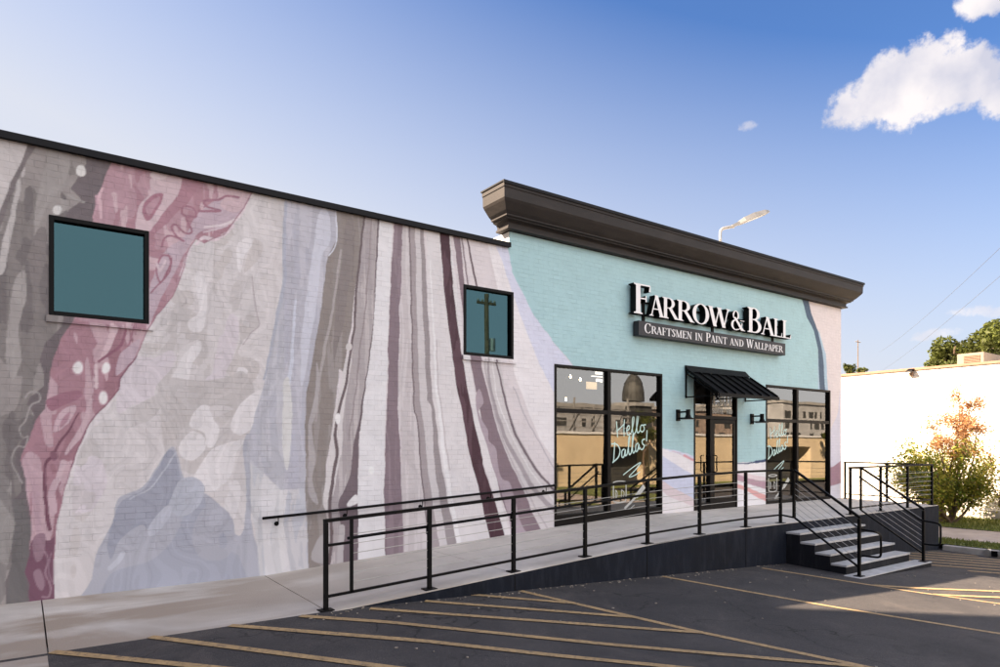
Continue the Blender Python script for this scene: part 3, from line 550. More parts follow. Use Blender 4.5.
    fill(B_((365,80),(390,90),(385,120),(355,180),(330,200),(345,160),(360,120)), (196,164,174)); stroke(B_((420,100),(400,150),(350,190),(330,205)), 3, (136,82,102)); stroke(B_((450,80),(430,150),(400,210)), 2, (150,100,118)); fill(B_((400,180),(440,150),(470,130),(450,190),(410,240),(390,250)), (176,150,164))
    for (x, y, rx, ry) in ((260,228,16,22),(355,230,15,20),(342,324,16,22)): spot(x/3.335, 300+y/3.335, rx/3.0, ry/3.0, (186,152,164)); spot(x/3.335, 300+y/3.335, rx/3.7, ry/3.7, (214,205,209))
    stroke(B_((320,220),(322,260),(318,290)), 3.5, (196,170,178)); fill(B_((155,330),(250,300),(270,320),(210,350),(165,370)), (146,96,114)); fill(B_((180,410),(200,370),(240,350),(255,360),(230,410),(180,440)), (184,152,164)); fill(B_((200,410),(215,385),(235,372),(225,405),(200,425)), (162,118,134))
    stroke(B_((300,330),(290,400),(250,470),(220,510)), [3,6,2], (186,154,165)); stroke(B_((265,375),(235,430),(205,470),(178,515),(150,545),(146,600),(150,670)), [1.5,3,3,4], (112,66,84)); stroke(C_((150,195),(158,260),(168,300)), 4, (112,66,84))
    spot(54,455,4,5,(128,82,100)); fill(B_((75,530),(100,505),(130,520),(135,550),(120,600),(90,600),(75,565)), (178,144,156)); stroke(B_((120,550),(118,600),(120,667)), [5,9,7], (176,142,154)); stroke(C_((118,160),(122,220),(128,300)), [7,7,6], (172,138,151)); stroke(B_((210,540),(190,600),(175,650)), [6,4], (184,154,165)); stroke(C_((180,140),(172,190),(176,240)), [4,8,9], (180,148,160))
    fill([(31.5,541),(50,541),(56,536),(53.4,560),(53.4,625),(27,625),(30,584),(26,572),(28,560)], (112,70,90), False); fill(C_((118,320),(150,315),(150,360),(135,400),(115,400),(108,350)), (140,106,122)); fill(C_((115,440),(135,430),(148,470),(140,500),(120,480)), (142,108,124)); stroke(C_((145,370),(160,400),(150,440),(165,480),(160,520),(140,520)), 1.8, (146,112,128)); stroke(C_((170,380),(160,430),(172,470)), 1.5, (134,98,116))
    stroke(pinkR[:-1], 1.0, (150,104,120), False); stroke(pinkR[12:20], 1.4, (128,80,98), False)
    # -- further left, out of the photo: the marbling goes on
    far = np.nonzero(X < -1.2)[0]
    if len(far):
        x, z = X[far], Z[far]; f = fbm(n_a, x*.55+3+.6*n_b(x, z), z*.16+1)
        for lo, hi, c in ((0,.33,(196,187,191)),(.33,.42,(164,122,136)),(.42,.5,(134,124,124)),(.5,.56,(104,92,97)),(.56,.64,(170,175,196)),(.64,2,(198,189,194))): C[far[(f >= lo) & (f < hi)]] = c
    w1_ = fbm(n_b, X*1.3+11, Z*.8+4); w2_ = fbm(n_c, X*1.1+3, Z*.7+8)
    f = fbm(n_a, X*1.5+w1_*1.6+40, Z*.62+w2_*1.1+20)*7; fr_ = f-np.floor(f); amt = np.clip((4.2-X)/1.5, .35, 1)*(X < 7.3)
    k = np.where(fr_ < .20, 1.03, np.where((fr_ > .5) & (fr_ < .62), .965, 1.0)); C *= (1+(k-1)*amt)[:,None]
    lum = C.mean(1, keepdims=True); C = lum + (C-lum)*np.where(X < 3.2, .84, 1.0)[:,None]
    c = C/255; c = np.where(c <= .04045, c/12.92, ((c+.055)/1.055)**2.4)
    gain = np.array([1.17, 1.21, 1.19])
    return np.clip(c*gain, 0, .82)

def painted_sheet(name, xs, zs, y, holes, parent):
    xs = np.unique(np.round(xs, 5)); zs = np.unique(np.round(zs, 5)); nx, nz = len(xs), len(zs)
    XX, ZZ = np.meshgrid(xs, zs); co = np.zeros((nx*nz, 3), np.float32); co[:,0] = XX.ravel(); co[:,1] = y; co[:,2] = ZZ.ravel()
    cx = (xs[:-1]+xs[1:])/2; cz = (zs[:-1]+zs[1:])/2; keep = np.ones((nz-1, nx-1), bool)
    for (a, b, c, d) in holes: keep &= ~(((cx > a) & (cx < b))[None,:] & ((cz > c) & (cz < d))[:,None])
    j, i = np.nonzero(keep); b0 = j*nx+i
    q = np.stack([b0, b0+1, b0+nx+1, b0+nx], 1).astype(np.int32)
    me = bpy.data.meshes.new(name); me.vertices.add(nx*nz); me.vertices.foreach_set('co', co.ravel())
    me.loops.add(q.size); me.loops.foreach_set('vertex_index', q.ravel()); me.polygons.add(len(q))
    me.polygons.foreach_set('loop_start', np.arange(0, q.size, 4, dtype=np.int32)); me.update(calc_edges=True)
    X = XX.ravel(); Z = ZZ.ravel(); dx = (xs[1]-xs[0])*.25; acc = 0
    dx = float(np.median(np.diff(xs)))*.25; dz = float(np.median(np.diff(zs)))*.25
    for sx, sz in ((-1,-1),(1,-1),(-1,1),(1,1)): acc = acc + mural(X+sx*dx, Z+sz*dz)
    rgba = np.ones((len(X), 4), np.float32); rgba[:, :3] = acc/4
    at = me.color_attributes.new('paint', 'FLOAT_COLOR', 'POINT'); at.data.foreach_set('color', rgba.ravel())
    me.materials.append(M['mural']); o = bpy.data.objects.new(name, me); col.objects.link(o)
    o.parent = parent; return o

# ------------------------------------------------------------------ ground, lot, kerb, lawn, path
def grid_sheet(name, xs, ys, zf, m_, kind='structure'):
    mb = MB(); nx = len(xs)
    mb.v = [(x, y, zf(x, y)) for y in ys for x in xs]
    for j in range(len(ys)-1):
        for i in range(nx-1): mb.f.append((j*nx+i, j*nx+i+1, (j+1)*nx+i+1, (j+1)*nx+i)); mb.m.append(0)
    return tag(mb.build(name, m_), kind=kind)
grid_sheet('ground', [-900, -100, 0, 100, 900], [-900, -100, 0, 100, 900], lambda x, y: -.9, M['dirt'])
grid_sheet('parking_lot', [-60,-20,-8,.2,3.3,8.1,12.3,15.1,19.3,30,90], [-60,-30,-20.05,-12,-7,-5.05,-2.55,-2.3], lambda x, y: zlot(x, y), M['asphalt'])

def slab(name, x0, x1, y0, y1, m_=None, xbreaks=()):
    mb = MB(); xs = [x0] + [b for b in xbreaks if x0 < b < x1] + [x1]
    for a, b in zip(xs[:-1], xs[1:]):
        z = lambda x, y: zdeck(x, y)
        mb.add([(a,y0,z(a,y0)),(b,y0,z(b,y0)),(b,y1,z(b,y1)),(a,y1,z(a,y1))], [(0,1,2,3)])
    # sides and underside
    mb.add([(x0,y0,zdeck(x0,y0)),(x0,y1,zdeck(x0,y1)),(x0,y1,zdeck(x0)-.3),(x0,y0,zdeck(x0)-.3)], [(0,1,2,3)])
    mb.add([(x1,y0,zdeck(x1,y0)),(x1,y1,zdeck(x1,y1)),(x1,y1,zdeck(x1)-.3),(x1,y0,zdeck(x1)-.3)], [(0,1,2,3)])
    mb.add([(x0,y0,zdeck(x0,y0)),(x1,y0,zdeck(x1,y0)),(x1,y0,zdeck(x1)-.3),(x0,y0,zdeck(x0)-.3)], [(0,1,2,3)])
    o = mb.build(name, m_ or M['concrete']); return o
g = .007
for x0, x1, y0, y1 in ((-9,-2.6,-2.5,0),(-2.6,.2,-2.5,0),(.2,2.9,-D,0)):
    tag(slab('sidewalk', x0+g, x1-g, y0, y1), kind='structure')
for x0, x1 in ((-9,-2.6),(-2.6,.2)):
    tag(slab('sidewalk', x0+g, x1-g, -8, -2.5-.01), kind='structure')

# yellow-ochre lot markings
def strip(name, p, q, w=.10, lift=.005):
    p, q = Vector(p), Vector(q); d = q-p; n = max(2, int(d.length/.2)); s = Vector((-d.y, d.x)).normalized()*w/2; mb = MB()
    for i in range(n+1):
        c = p + d*i/n
        for e in (c-s, c+s): mb.v.append((e.x, e.y, zlot(e.x, e.y)+lift))
    for i in range(n): mb.f.append((2*i, 2*i+1, 2*i+3, 2*i+2)); mb.m.append(0)
    return tag(mb.build(name, M['stripe']), kind='structure')
L3a, L3b = on_lot(520,591), on_lot(865,667); l3 = (L3b-L3a)
strip('lot_marking', L3a, L3a + l3*1.6)
strip('lot_marking', on_lot(662.5,576.5), on_lot(1000,634) + (on_lot(1000,634)-on_lot(662.5,576.5)))
La, Lb = on_lot(762,568.2), on_lot(1000,604); strip('lot_marking', La, Lb + (Lb-La)*.8)
def hit(p, d, a, e):
    den = d.x*e.y - d.y*e.x; return ((a.x-p.x)*e.y - (a.y-p.y)*e.x)/den
for (u1,v1,u2,v2) in ((470,595,560,602.5),(425,601.5,620,616.5),(370,609,685,632),(300,616.5,500,634),(230,626,500,650),(150,637.5,350,663),(52,652.5,200,667)):
    p, q = on_lot(u1,v1), on_lot(u2,v2); d = (q-p); k = hit(p, d, L3a, l3); strip('lot_marking', p, p + d*min(max(k, 1), 40) if k > 0 else q + d, .10, .009)
p0, q0 = on_lot(880,575.6), on_lot(1000,581.3); hd = (q0-p0).normalized(); nrm = Vector((hd.y, -hd.x))
for k in range(-8, 9):
    s = p0 + nrm*k*.54
    kk = hit(s, hd, La, Lb-La); st = s + hd*kk
    st = Vector(st) if kk > -8 else s
    if st.y > -2.75: st = s + hd*(hit(s, hd, Vector((0,-2.75)), Vector((1,0))))
    # the step pad blocks the bars
    if st.x < 15.35 and st.y > -4.35:
        st = s + hd*(hit(s, hd, Vector((15.35,0)), Vector((0,1))))
    if st.x > 18.8: continue
    en = s + hd*(hit(s, hd, Vector((19.15,0)), Vector((0,1))))
    if (en-st).dot(hd) > .3: strip('lot_marking', st, en, .13, .009)

# kerb, lawn strips, path beside the next building
def tri(x, y): return 0
KX = 19.42
mb = MB(); ys = [-60,-20,-10,-5,-2.62]
for a, b in zip(ys[:-1], ys[1:]):
    mb.box(KX, KX+.17, a, b, -.6, .03)
tag(mb.build('kerb', M['kerb'], bevel=.02), kind='structure')
grid_sheet('lawn', [KX+.17, 20.75], [-60,-20,-2,0,3], lambda x, y: .045, M['grass'])
grid_sheet('path', [20.75, 23.7], [-60,-20,0,3,20,60], lambda x, y: .035, M['path'])
grid_sheet('lawn', [23.7, 27.5], [-60,-20,0,3,20,60], lambda x, y: .05, M['grass'])
grid_sheet('alley_pavement', [19.4, 20.75], [3,20,60], lambda x, y: .04, M['path'])
# grass blades on the two strips (one mass each)
def blades(name, x0, x1, y0, y1, z, n, h):
    xs = rng.uniform(x0, x1, n); ys = rng.uniform(y0, y1, n); mb = MB()
    for x, y in zip(xs, ys):
        a = random.uniform(0, 6.28); w = .012; hh = h*random.uniform(.5, 1.2); dx, dy = math.cos(a)*w, math.sin(a)*w
        lx, ly = random.uniform(-.03,.03), random.uniform(-.03,.03)
        mb.add([(x-dx,y-dy,z),(x+dx,y+dy,z),(x+lx,y+ly,z+hh)], [(0,1,2)])
    o = mb.build(name, [M['grass']]); tag(o, 'short green lawn grass along the path beside the white wall', 'grass', kind='stuff'); return o
blades('grass', KX+.15, 20.78, -9, -.2, .04, 7000, .07)
o = blades('grass', 23.65, 27.4, -9, 1.5, .045, 12000, .10); o['label'] = 'short green lawn grass at the foot of the white wall'

# ------------------------------------------------------------------ the shop building
XL, XM, XR = -9.0, 7.39, 19.4; ZLOW, ZTALL = 6.29, 6.60; DEPTH = 16
shop = empty('shop_building', (5.2, 0, 0), 'one storey brick paint shop with marbled mural, mint field and dark cornice', 'building')
W1 = (.274, 1.386, 4.23, 5.475); W2 = (6.375, 7.48, 4.22, 5.475)
S1 = (8.48, 11.63, .98, 4.21); DR = (12.73, 14.40, 1.05, 4.21); S2 = (15.62, 18.80, 1.07, 4.19)
def lines(a, b, step, extra):
    return np.concatenate([np.arange(a, b, step), [b], [e for e in extra if a <= e <= b]])
holes = [W1, W2, S1, DR, S2]
hx = [h[0] for h in holes] + [h[1] for h in holes]; hz = [h[2] for h in holes] + [h[3] for h in holes]
def unclog(arr, fixed):
    arr = np.unique(np.round(arr, 5)); fixed = np.round(np.array(fixed), 5); keep = [a for a in arr if (np.min(np.abs(fixed-a)) < 1e-6) or np.min(np.abs(fixed-a)) > .004]
    return np.array(keep)
STEP = .0135
fx = hx + [XL, XM]; painted_sheet('mural_wall', unclog(np.concatenate([np.arange(XL, -.7, .05), lines(-.7, XM, STEP, hx)]), fx), unclog(lines(.45, ZLOW, STEP, hz), hz + [.45, ZLOW]), 0, holes, shop)
painted_sheet('mural_wall', unclog(lines(XM, XR, .019, hx), hx + [XM, XR]), unclog(lines(.8, ZTALL, .016, hz), hz + [.8, ZTALL]), 0, holes, shop)
for o in shop.children: o.matrix_parent_inverse = Matrix.Translation(shop.location).inverted()
# shell: right side, left side, back, roofs, upstand between the two roofs
mb = MB(); mb.box(XR-.2, XR-.002, .02, DEPTH, -.5, ZTALL); mb.box(XL+.002, XL+.2, .02, DEPTH, .2, ZLOW); mb.box(XL+.2, XR-.2, DEPTH-.2, DEPTH, -.5, 6.0)
mb.build('side_wall', M['stucco'], shop)
mb = MB(); mb.box(XM, XM+.25, .02, DEPTH, 6.2, ZTALL); mb.box(XM+.25, XR-.25, .02, .22, 5.9, ZTALL); mb.box(XL+.25, XM, .02, .22, 5.6, ZLOW-.01); mb.build('parapet', M['white'], shop)
mb = MB(); mb.box(XL+.2, XR-.2, .25, DEPTH-.2, 5.55, 5.75); mb.build('roof', M['roof'], shop)
mb = MB(); mb.box(XL-.04, XM-.012, -.06, .28, ZLOW+.006, ZLOW+.090); mb.box(XL-.04, XM-.012, -.075, -.062, ZLOW-.008, ZLOW+.084); mb.build('roof_coping', M['coping'], shop, bevel=.006)
# interior: floor, back wall, a wall behind the upper windows
mb = MB(); mb.box(7.6, 19.15, .3, 6, .7, 1.05); mb.build('shop_floor', M['wood'], shop)
mb = MB(); mb.box(7.5, 19.15, 5.9, 6.1, 1.05, 4.7); mb.box(7.5, 7.6, .3, 6, 1.05, 4.7); mb.box(19.05, 19.15, .3, 6, 1.05, 4.7); mb.box(7.5, 19.15, .3, 6.1, 4.7, 4.8)
mb.box(-.6, 7.9, .7, .8, 3.6, 6.1); mb.build('interior_wall', M['interior'], shop)

# cornice: profile swept round front and both ends (mitred)
prof = [(.45,7.29),(.45,7.215),(.435,7.205),(.43,7.03),(.405,6.99),(.30,6.87),(.245,6.825),(.245,6.80),(.20,6.785),(.20,6.765),(.13,6.745),(.105,6.725),(.10,6.655),(.135,6.645),(.135,6.61),(.04,6.60)]
def ring(p, z):   # open U path: back-left, front-left, front-right, back-right
    return [(XM-p, .25, z), (XM-p, -p, z), (XR+p*.92, -p, z), (XR+p*.92, .9, z)]
mb = MB(); rs = [ring(p, z) for p, z in prof]
for r_ in rs: mb.v += r_
for i in range(len(rs)-1):
    for k in range(3): mb.f.append((4*i+k, 4*i+k+1, 4*i+4+k+1, 4*i+4+k)); mb.m.append(0)
n = len(prof)
mb.f.append(tuple(4*i for i in range(n)) + tuple([])); mb.m.append(0)
# closing caps back to the wall line
mb.add([(XM-.45,.25,7.29),(XM-.45,-.45,7.29),(XR+.414,-.45,7.29),(XR+.414,.9,7.29),(XM+.3,.9,7.29),(XM+.3,.25,7.29)], [(0,1,2,3,4,5)])
mb.add([(XM-.45,.25,7.29),(XM+.3,.25,7.29),(XM+.3,.25,6.60),(XM-.04,.25,6.60)], [(0,1,2,3)])
mb.add([(XM+.02,.26,6.6),(XM+.02,.26,7.28),(XR+.05,.26,7.28),(XR+.05,.26,6.6)], [(0,1,2,3)])
co = mb.build('cornice', M['cornice'], shop)
mb = MB(); mb.box(XM-.47, XR+.434, -.47, .27, 7.292, 7.318); mb.box(XM-.47, XR+.434, -.472, -.455, 7.262, 7.292); mb.build('cornice_flashing', M['coping'], co)

# windows
def window(h, name, glassm, vs, hs, kick=0, fw=.055, label=None, depth=.16):
    x0, x1, z0, z1 = h; mb = MB(); y0, y1 = -.012, depth
    mb.box(x0, x0+fw, y0, y1, z0, z1); mb.box(x1-fw, x1, y0, y1, z0, z1)
    mb.box(x0+fw, x1-fw, y0, y1, z1-fw, z1); mb.box(x0+fw, x1-fw, y0, y1, z0, z0+max(kick, fw))
    fr = mb.build('window', M['frame'] if kick else M['black'], shop, bevel=.004)
    zb = z0 + max(kick, fw)
    for xv in vs: MB().box(xv-.045, xv+.045, y0+.004, y1-.01, zb, z1-fw).build('mullion', M['frame'], fr)
    xsb = [x0+fw] + sorted(vs) + [x1-fw]
    for zh in hs:
        for a, b in zip(xsb[:-1], xsb[1:]):
            a2 = a + (.045 if a in vs else 0); b2 = b - (.045 if b in vs else 0)
            MB().box(a2, b2, y0+.008, y1-.02, zh-.04, zh+.04).build('mullion', M['frame'], fr)
    zsb = [zb] + sorted(hs) + [z1-fw]
    for a, b in zip(xsb[:-1], xsb[1:]):
        for c, d in zip(zsb[:-1], zsb[1:]):
            MB().box(a-.01, b+.01, .055+.0*c, .063, c-.01, d+.01).build('pane', glassm, fr)
    if label: fr['label'] = label
    return fr
w1 = window(W1, 'window', M['tealglass'], [], [], label='small square teal window in the marbled wall at left')
w2 = window(W2, 'window', M['tealglass'], [], [], label='small square teal window reflecting a utility pole')
s1 = window(S1, 'window', M['glass'], [9.98], [3.30], kick=.26, label='four pane shop window with pale blue handwriting left of the door')
s2 = window(S2, 'window', M['glass'], [17.10], [3.27], kick=.10, label='four pane shop window behind the steps right of the door')
# painted sills under the small windows
for w in (W1, W2):
    x0, x1, z0, z1 = w
    s_ = painted_sheet('window_sill', np.linspace(x0-.03, x1+.05, 90), np.linspace(z0-.085, z0-.004, 8), -.035, [], w1 if w is W1 else w2)
    b_ = MB().box(x0-.03, x1+.05, -.034, 0.0, z0-.085, z0-.004).build('sill_block', mat('sill_paint', (.30,.24,.26), .7), None)
    b_.name = 'window_sill'; b_.parent = (w1 if w is W1 else w2)
# entrance: frame, sidelight, door leaf, transom
x0, x1, z0, z1 = DR; fw = .05
mb = MB(); mb.box(x0, x0+fw, -.012, .16, z0, z1); mb.box(x1-fw, x1, -.012, .16, z0, z1); mb.box(x0+fw, x1-fw, -.012, .16, z1-fw, z1)
mb.box(13.33, 13.41, -.010, .15, z0, z1-fw); mb.box(x0+fw, 13.33, -.008, .14, 3.24, 3.32); mb.box(13.41, x1-fw, -.008, .14, 3.24, 3.32); mb.box(x0+fw, 13.33, -.008, .14, z0, z0+.2)
ent = mb.build('entrance_frame', M['frame'], shop, bevel=.004)
for a, b, c, d in ((x0+fw-.01, 13.34, 3.31, z1-fw+.01), (13.40, x1-fw+.01, 3.31, z1-fw+.01), (x0+fw-.01, 13.34, z0+.19, 3.25)):
    MB().box(a, b, .055, .063, c, d).build('pane', M['glass'], ent)
dx0, dx1, dz0, dz1 = 13.415, 14.345, 1.085, 3.235
mb = MB(); mb.box(dx0, dx0+.095, .0, .05, dz0, dz1); mb.box(dx1-.095, dx1, .0, .05, dz0, dz1); mb.box(dx0+.095, dx1-.095, .0, .05, dz1-.1, dz1); mb.box(dx0+.095, dx1-.095, .0, .05, dz0, dz0+.26)
door = mb.build('door', M['frame'], shop, bevel=.004); door['label'] = 'glazed shop door with a black pull handle under the awning'
MB().box(dx0+.085, dx1-.085, .02, .028, dz0+.25, dz1-.09).build('pane', M['glass'], door)
mb = MB(); mb.tube(smooth_path([(dx0+.05,0,1.98),(dx0+.05,-.09,2.0),(dx0+.05,-.09,2.12),(dx0+.05,-.09,2.28),(dx0+.05,-.09,2.36),(dx0+.05,0,2.38)], 5), .014, 8); mb.build('handle', M['black'], door, smooth=True)
mb = MB(); mb.tube(smooth_path([(13.24,0,1.98),(13.24,-.08,2.0),(13.24,-.08,2.12),(13.24,-.08,2.28),(13.24,-.08,2.36),(13.24,0,2.38)], 5), .013, 8); mb.build('handle', M['black'], ent, smooth=True)

# writing on glass: ribbons and type
def ribbon(mb, pts, w, y, closed=False):
    P = catmull(pts, 6, closed)
    if closed: P = np.vstack([P, P[:1]])
    n = len(P); T = np.gradient(P, axis=0); T /= np.maximum(np.linalg.norm(T, axis=1)[:,None], 1e-9); Nn = np.stack([-T[:,1], T[:,0]], 1)
    b = len(mb.v)
    for i in range(n):
        e = Nn[i]*w/2; yy = y - i*1e-5
        mb.v.append((P[i,0]-e[0], yy, P[i,1]-e[1])); mb.v.append((P[i,0]+e[0], yy, P[i,1]+e[1]))
    for i in range(n-1): mb.f.append((b+2*i, b+2*i+1, b+2*i+3, b+2*i+2)); mb.m.append(0)
HELLO = [[(0,.95),(.02,.5),(.04,0)], [(.0,.35),(.15,.55),(.28,.75)], [(.28,1.0),(.26,.5),(.27,0)], [(.34,.3),(.44,.38),(.46,.55),(.40,.58),(.36,.35),(.40,.05),(.52,.12)], [(.52,.15),(.60,.7),(.62,1.05),(.57,1.0),(.56,.4),(.60,.05),(.68,.15)],
         [(.68,.15),(.76,.75),(.78,1.15),(.73,1.05),(.72,.4),(.76,.08),(.84,.2)], [(.97,.50),(.88,.5),(.85,.25),(.92,.1),(1.0,.25),(.97,.5),(1.06,.5)]]
DALLAS = [[(.08,1.0),(.06,.5),(.04,.0)], [(-.04,.95),(.15,.85),(.26,.5),(.20,.15),(.0,-.05)], [(.42,.5),(.33,.42),(.33,.12),(.40,.1),(.45,.45),(.45,.12),(.52,.2)], [(.52,.2),(.58,.75),(.61,1.1),(.57,1.0),(.56,.4),(.60,.12),(.66,.2)],
          [(.66,.2),(.72,.8),(.75,1.15),(.71,1.05),(.70,.4),(.74,.15),(.80,.25)], [(.92,.62),(.83,.55),(.82,.25),(.88,.2),(.94,.55),(.94,.28),(1.0,.35)], [(1.16,.75),(1.06,.7),(1.08,.5),(1.14,.4),(1.08,.22),(1.0,.25)], [(1.24,1.2),(1.22,.6)], [(1.21,.40),(1.21,.36)]]
def write_on_glass(xc, par, sc=1.0, off=0.0):
    mb = MB(); y = .0535
    for s_ in HELLO: ribbon(mb, [(xc + .12*sc + .86*sc*px, 2.78 + .36*sc*pz + .10*px) for px, pz in s_], .027, y)
    for s_ in DALLAS: ribbon(mb, [(xc + .86*sc*px, 2.27 + .40*sc*pz + .16*px) for px, pz in s_], .030, y-.001)
    for s_ in ([(.32,.0),(.62,.16),(.86,.26),(.72,.12),(.5,-.04),(.66,-.02),(.84,.06)],): ribbon(mb, [(xc+px*sc, 1.98+pz*sc) for px, pz in s_], .022, y-.002)
    mb.build('window_lettering', M['mint'], par)
    mb = MB()  # the paint tin and the brush
    ribbon(mb, [(xc+.02+.40*px, 1.80+.05*pz) for px, pz in ((0,.5),(.3,1),(.7,1),(1,.5),(.7,0),(.3,0))], .022, y, True)
    ribbon(mb, [(xc+.02+px*.4, 1.42+.33*pz) for px, pz in ((.03,1.05),(.02,.5),(.06,0))], .03, y); ribbon(mb, [(xc+.02+px*.4, 1.42+.33*pz) for px, pz in ((.97,1.05),(.98,.5),(.94,0))], .03, y)
    ribbon(mb, [(xc+.02+px*.4, 1.42+.33*pz) for px, pz in ((.06,0),(.5,-.06),(.94,0))], .022, y-.001)
    for a, b in ((.18,.30),(.62,.82)): ribbon(mb, [(xc+.02+px*.4, 1.42+.33*pz) for px, pz in ((a,.75),(a,.3),((a+b)/2,.2),(b,.55),(a,.75))], .02, y-.002)
    ribbon(mb, [(xc+.36,1.26),(xc+.52,1.36),(xc+.72,1.50)], .055, y); ribbon(mb, [(xc+.72,1.50),(xc+.84,1.60),(xc+.98,1.72)], .11, y-.001); ribbon(mb, [(xc+.30,1.22),(xc+.50,1.24),(xc+.66,1.32)], .02, y-.002)
    mb.build('window_drawing', M['vinyl'], par)
write_on_glass(10.13, s1); write_on_glass(15.80, s2, .86)

def text_mesh(body, size, m_, loc, parent, name, depth=.002, spacing=1.0, bold=0):
    cu = bpy.data.curves.new(name, 'FONT'); cu.body = body; cu.size = size; cu.extrude = depth; cu.offset = bold; cu.space_character = spacing
    cu.align_x = 'CENTER'; t = bpy.data.objects.new(name, cu); col.objects.link(t)
    t.rotation_euler = (R(90), 0, 0); t.location = loc; bpy.context.view_layer.update()
    me = bpy.data.meshes.new_from_object(t.evaluated_get(bpy.context.evaluated_depsgraph_get())); me.transform(t.matrix_world)
    bpy.data.objects.remove(t); me.materials.clear(); me.materials.append(m_)
    o = bpy.data.objects.new(name, me); col.objects.link(o); o.parent = parent; o.matrix_parent_inverse = Matrix.Translation(parent_loc(parent)).inverted(); return o
text_mesh('1301', .42, M['vinyl'], (13.88, .0525, 3.58), ent, 'street_number', bold=.012)
text_mesh('SUITE', .17, M['vinyl'], (13.70, .0525, 3.39), ent, 'suite_lettering', bold=.006)
text_mesh('100', .17, M['vinyl'], (14.15, .0525, 3.39), ent, 'suite_number', bold=.006)

# ------------------------------------------------------------------ things inside the shop
pl = empty('pendant_lamp', (12.25, 2.6, 4.38), 'white tiered lit lamp hanging inside the left shop window', 'lamp')
MB().tube([(12.25,2.6,4.7),(12.25,2.6,4.60)], .008, 6).build('cord', M['black'], pl)
for x, w_, z in ((12.15,.05,4.50),(12.28,.045,4.50),(12.40,.05,4.52),(12.18,.06,4.31),(12.33,.05,4.30)): MB().box(x-w_,x+w_,2.57,2.63,z-.035,z+.035).build('lamp_shade', M['litpanel'], pl)
MB().box(11.95,12.60,2.57,2.63,4.395,4.415).build('bar', M['litpanel'], pl)
def bulb_lamp(x, y, z, lab):
    e = empty('ceiling_light', (x,y,z), lab, 'lamp', 'small warm hanging lights inside the shop')
    MB().tube([(x,y,4.7),(x,y,z+.05)], .006, 6).build('cord', M['black'], e); MB().tube([(x,y,z+.05),(x,y,z+.02),(x,y,z-.02),(x,y,z-.04)], [.008,.02,.02,.006], 10).build('bulb', M['bulb'], e)
bulb_lamp(11.75, 3.2, 4.42, 'highest small warm hanging light in the upper left pane of the left shop window')
bulb_lamp(12.10, 3.2, 4.37, 'small warm hanging light just left of the tiered lamp in the shop window')
bulb_lamp(11.60, 3.2, 3.82, 'lowest small warm hanging light in the upper left pane of the left shop window')
bulb_lamp(16.6, 3.4, 4.1, 'small warm hanging light inside the right shop window')
wp = MB().box(12.05,12.42,2.9,2.92,4.10,4.29).build('wall_panel', M['bulb2']); tag(wp, 'small warm lit panel below the tiered lamp in the left shop window', 'lit sign')

# ------------------------------------------------------------------ serif sign
def stem(x0, x1, y0=0, y1=1): return [(x0,y0),(x1,y0),(x1,y1),(x0,y1)]
def serif(x0, x1, y, up, o=.075, t=.035, br=.05):
    s = 1 if up else -1
    return [(x0-o,y),(x1+o,y),(x1+o,y+s*t),(x1+o*.25,y+s*(t+br*.35)),(x1,y+s*(t+br)),(x0,y+s*(t+br)),(x0-o*.25,y+s*(t+br*.35)),(x0-o,y+s*t)]
def diag(xa, ya, xb, yb, w): return [(xa-w/2,ya),(xa+w/2,ya),(xb+w/2,yb),(xb-w/2,yb)]
def arc(cx, cy, rx, ry, a0, a1, w0, w1, n=18, vthin=.35):
    o, i = [], []
    for k in range(n+1):
        a = R(a0 + (a1-a0)*k/n); w = w0*(vthin + (1-vthin)*abs(math.cos(a))); w = w*(1 + (w1/w0-1)*k/n)
        o.append((cx+rx*math.cos(a), cy+ry*math.sin(a))); i.append((cx+(rx-w)*math.cos(a), cy+(ry-w*.8)*math.sin(a)))
    return ('arc', o, i)
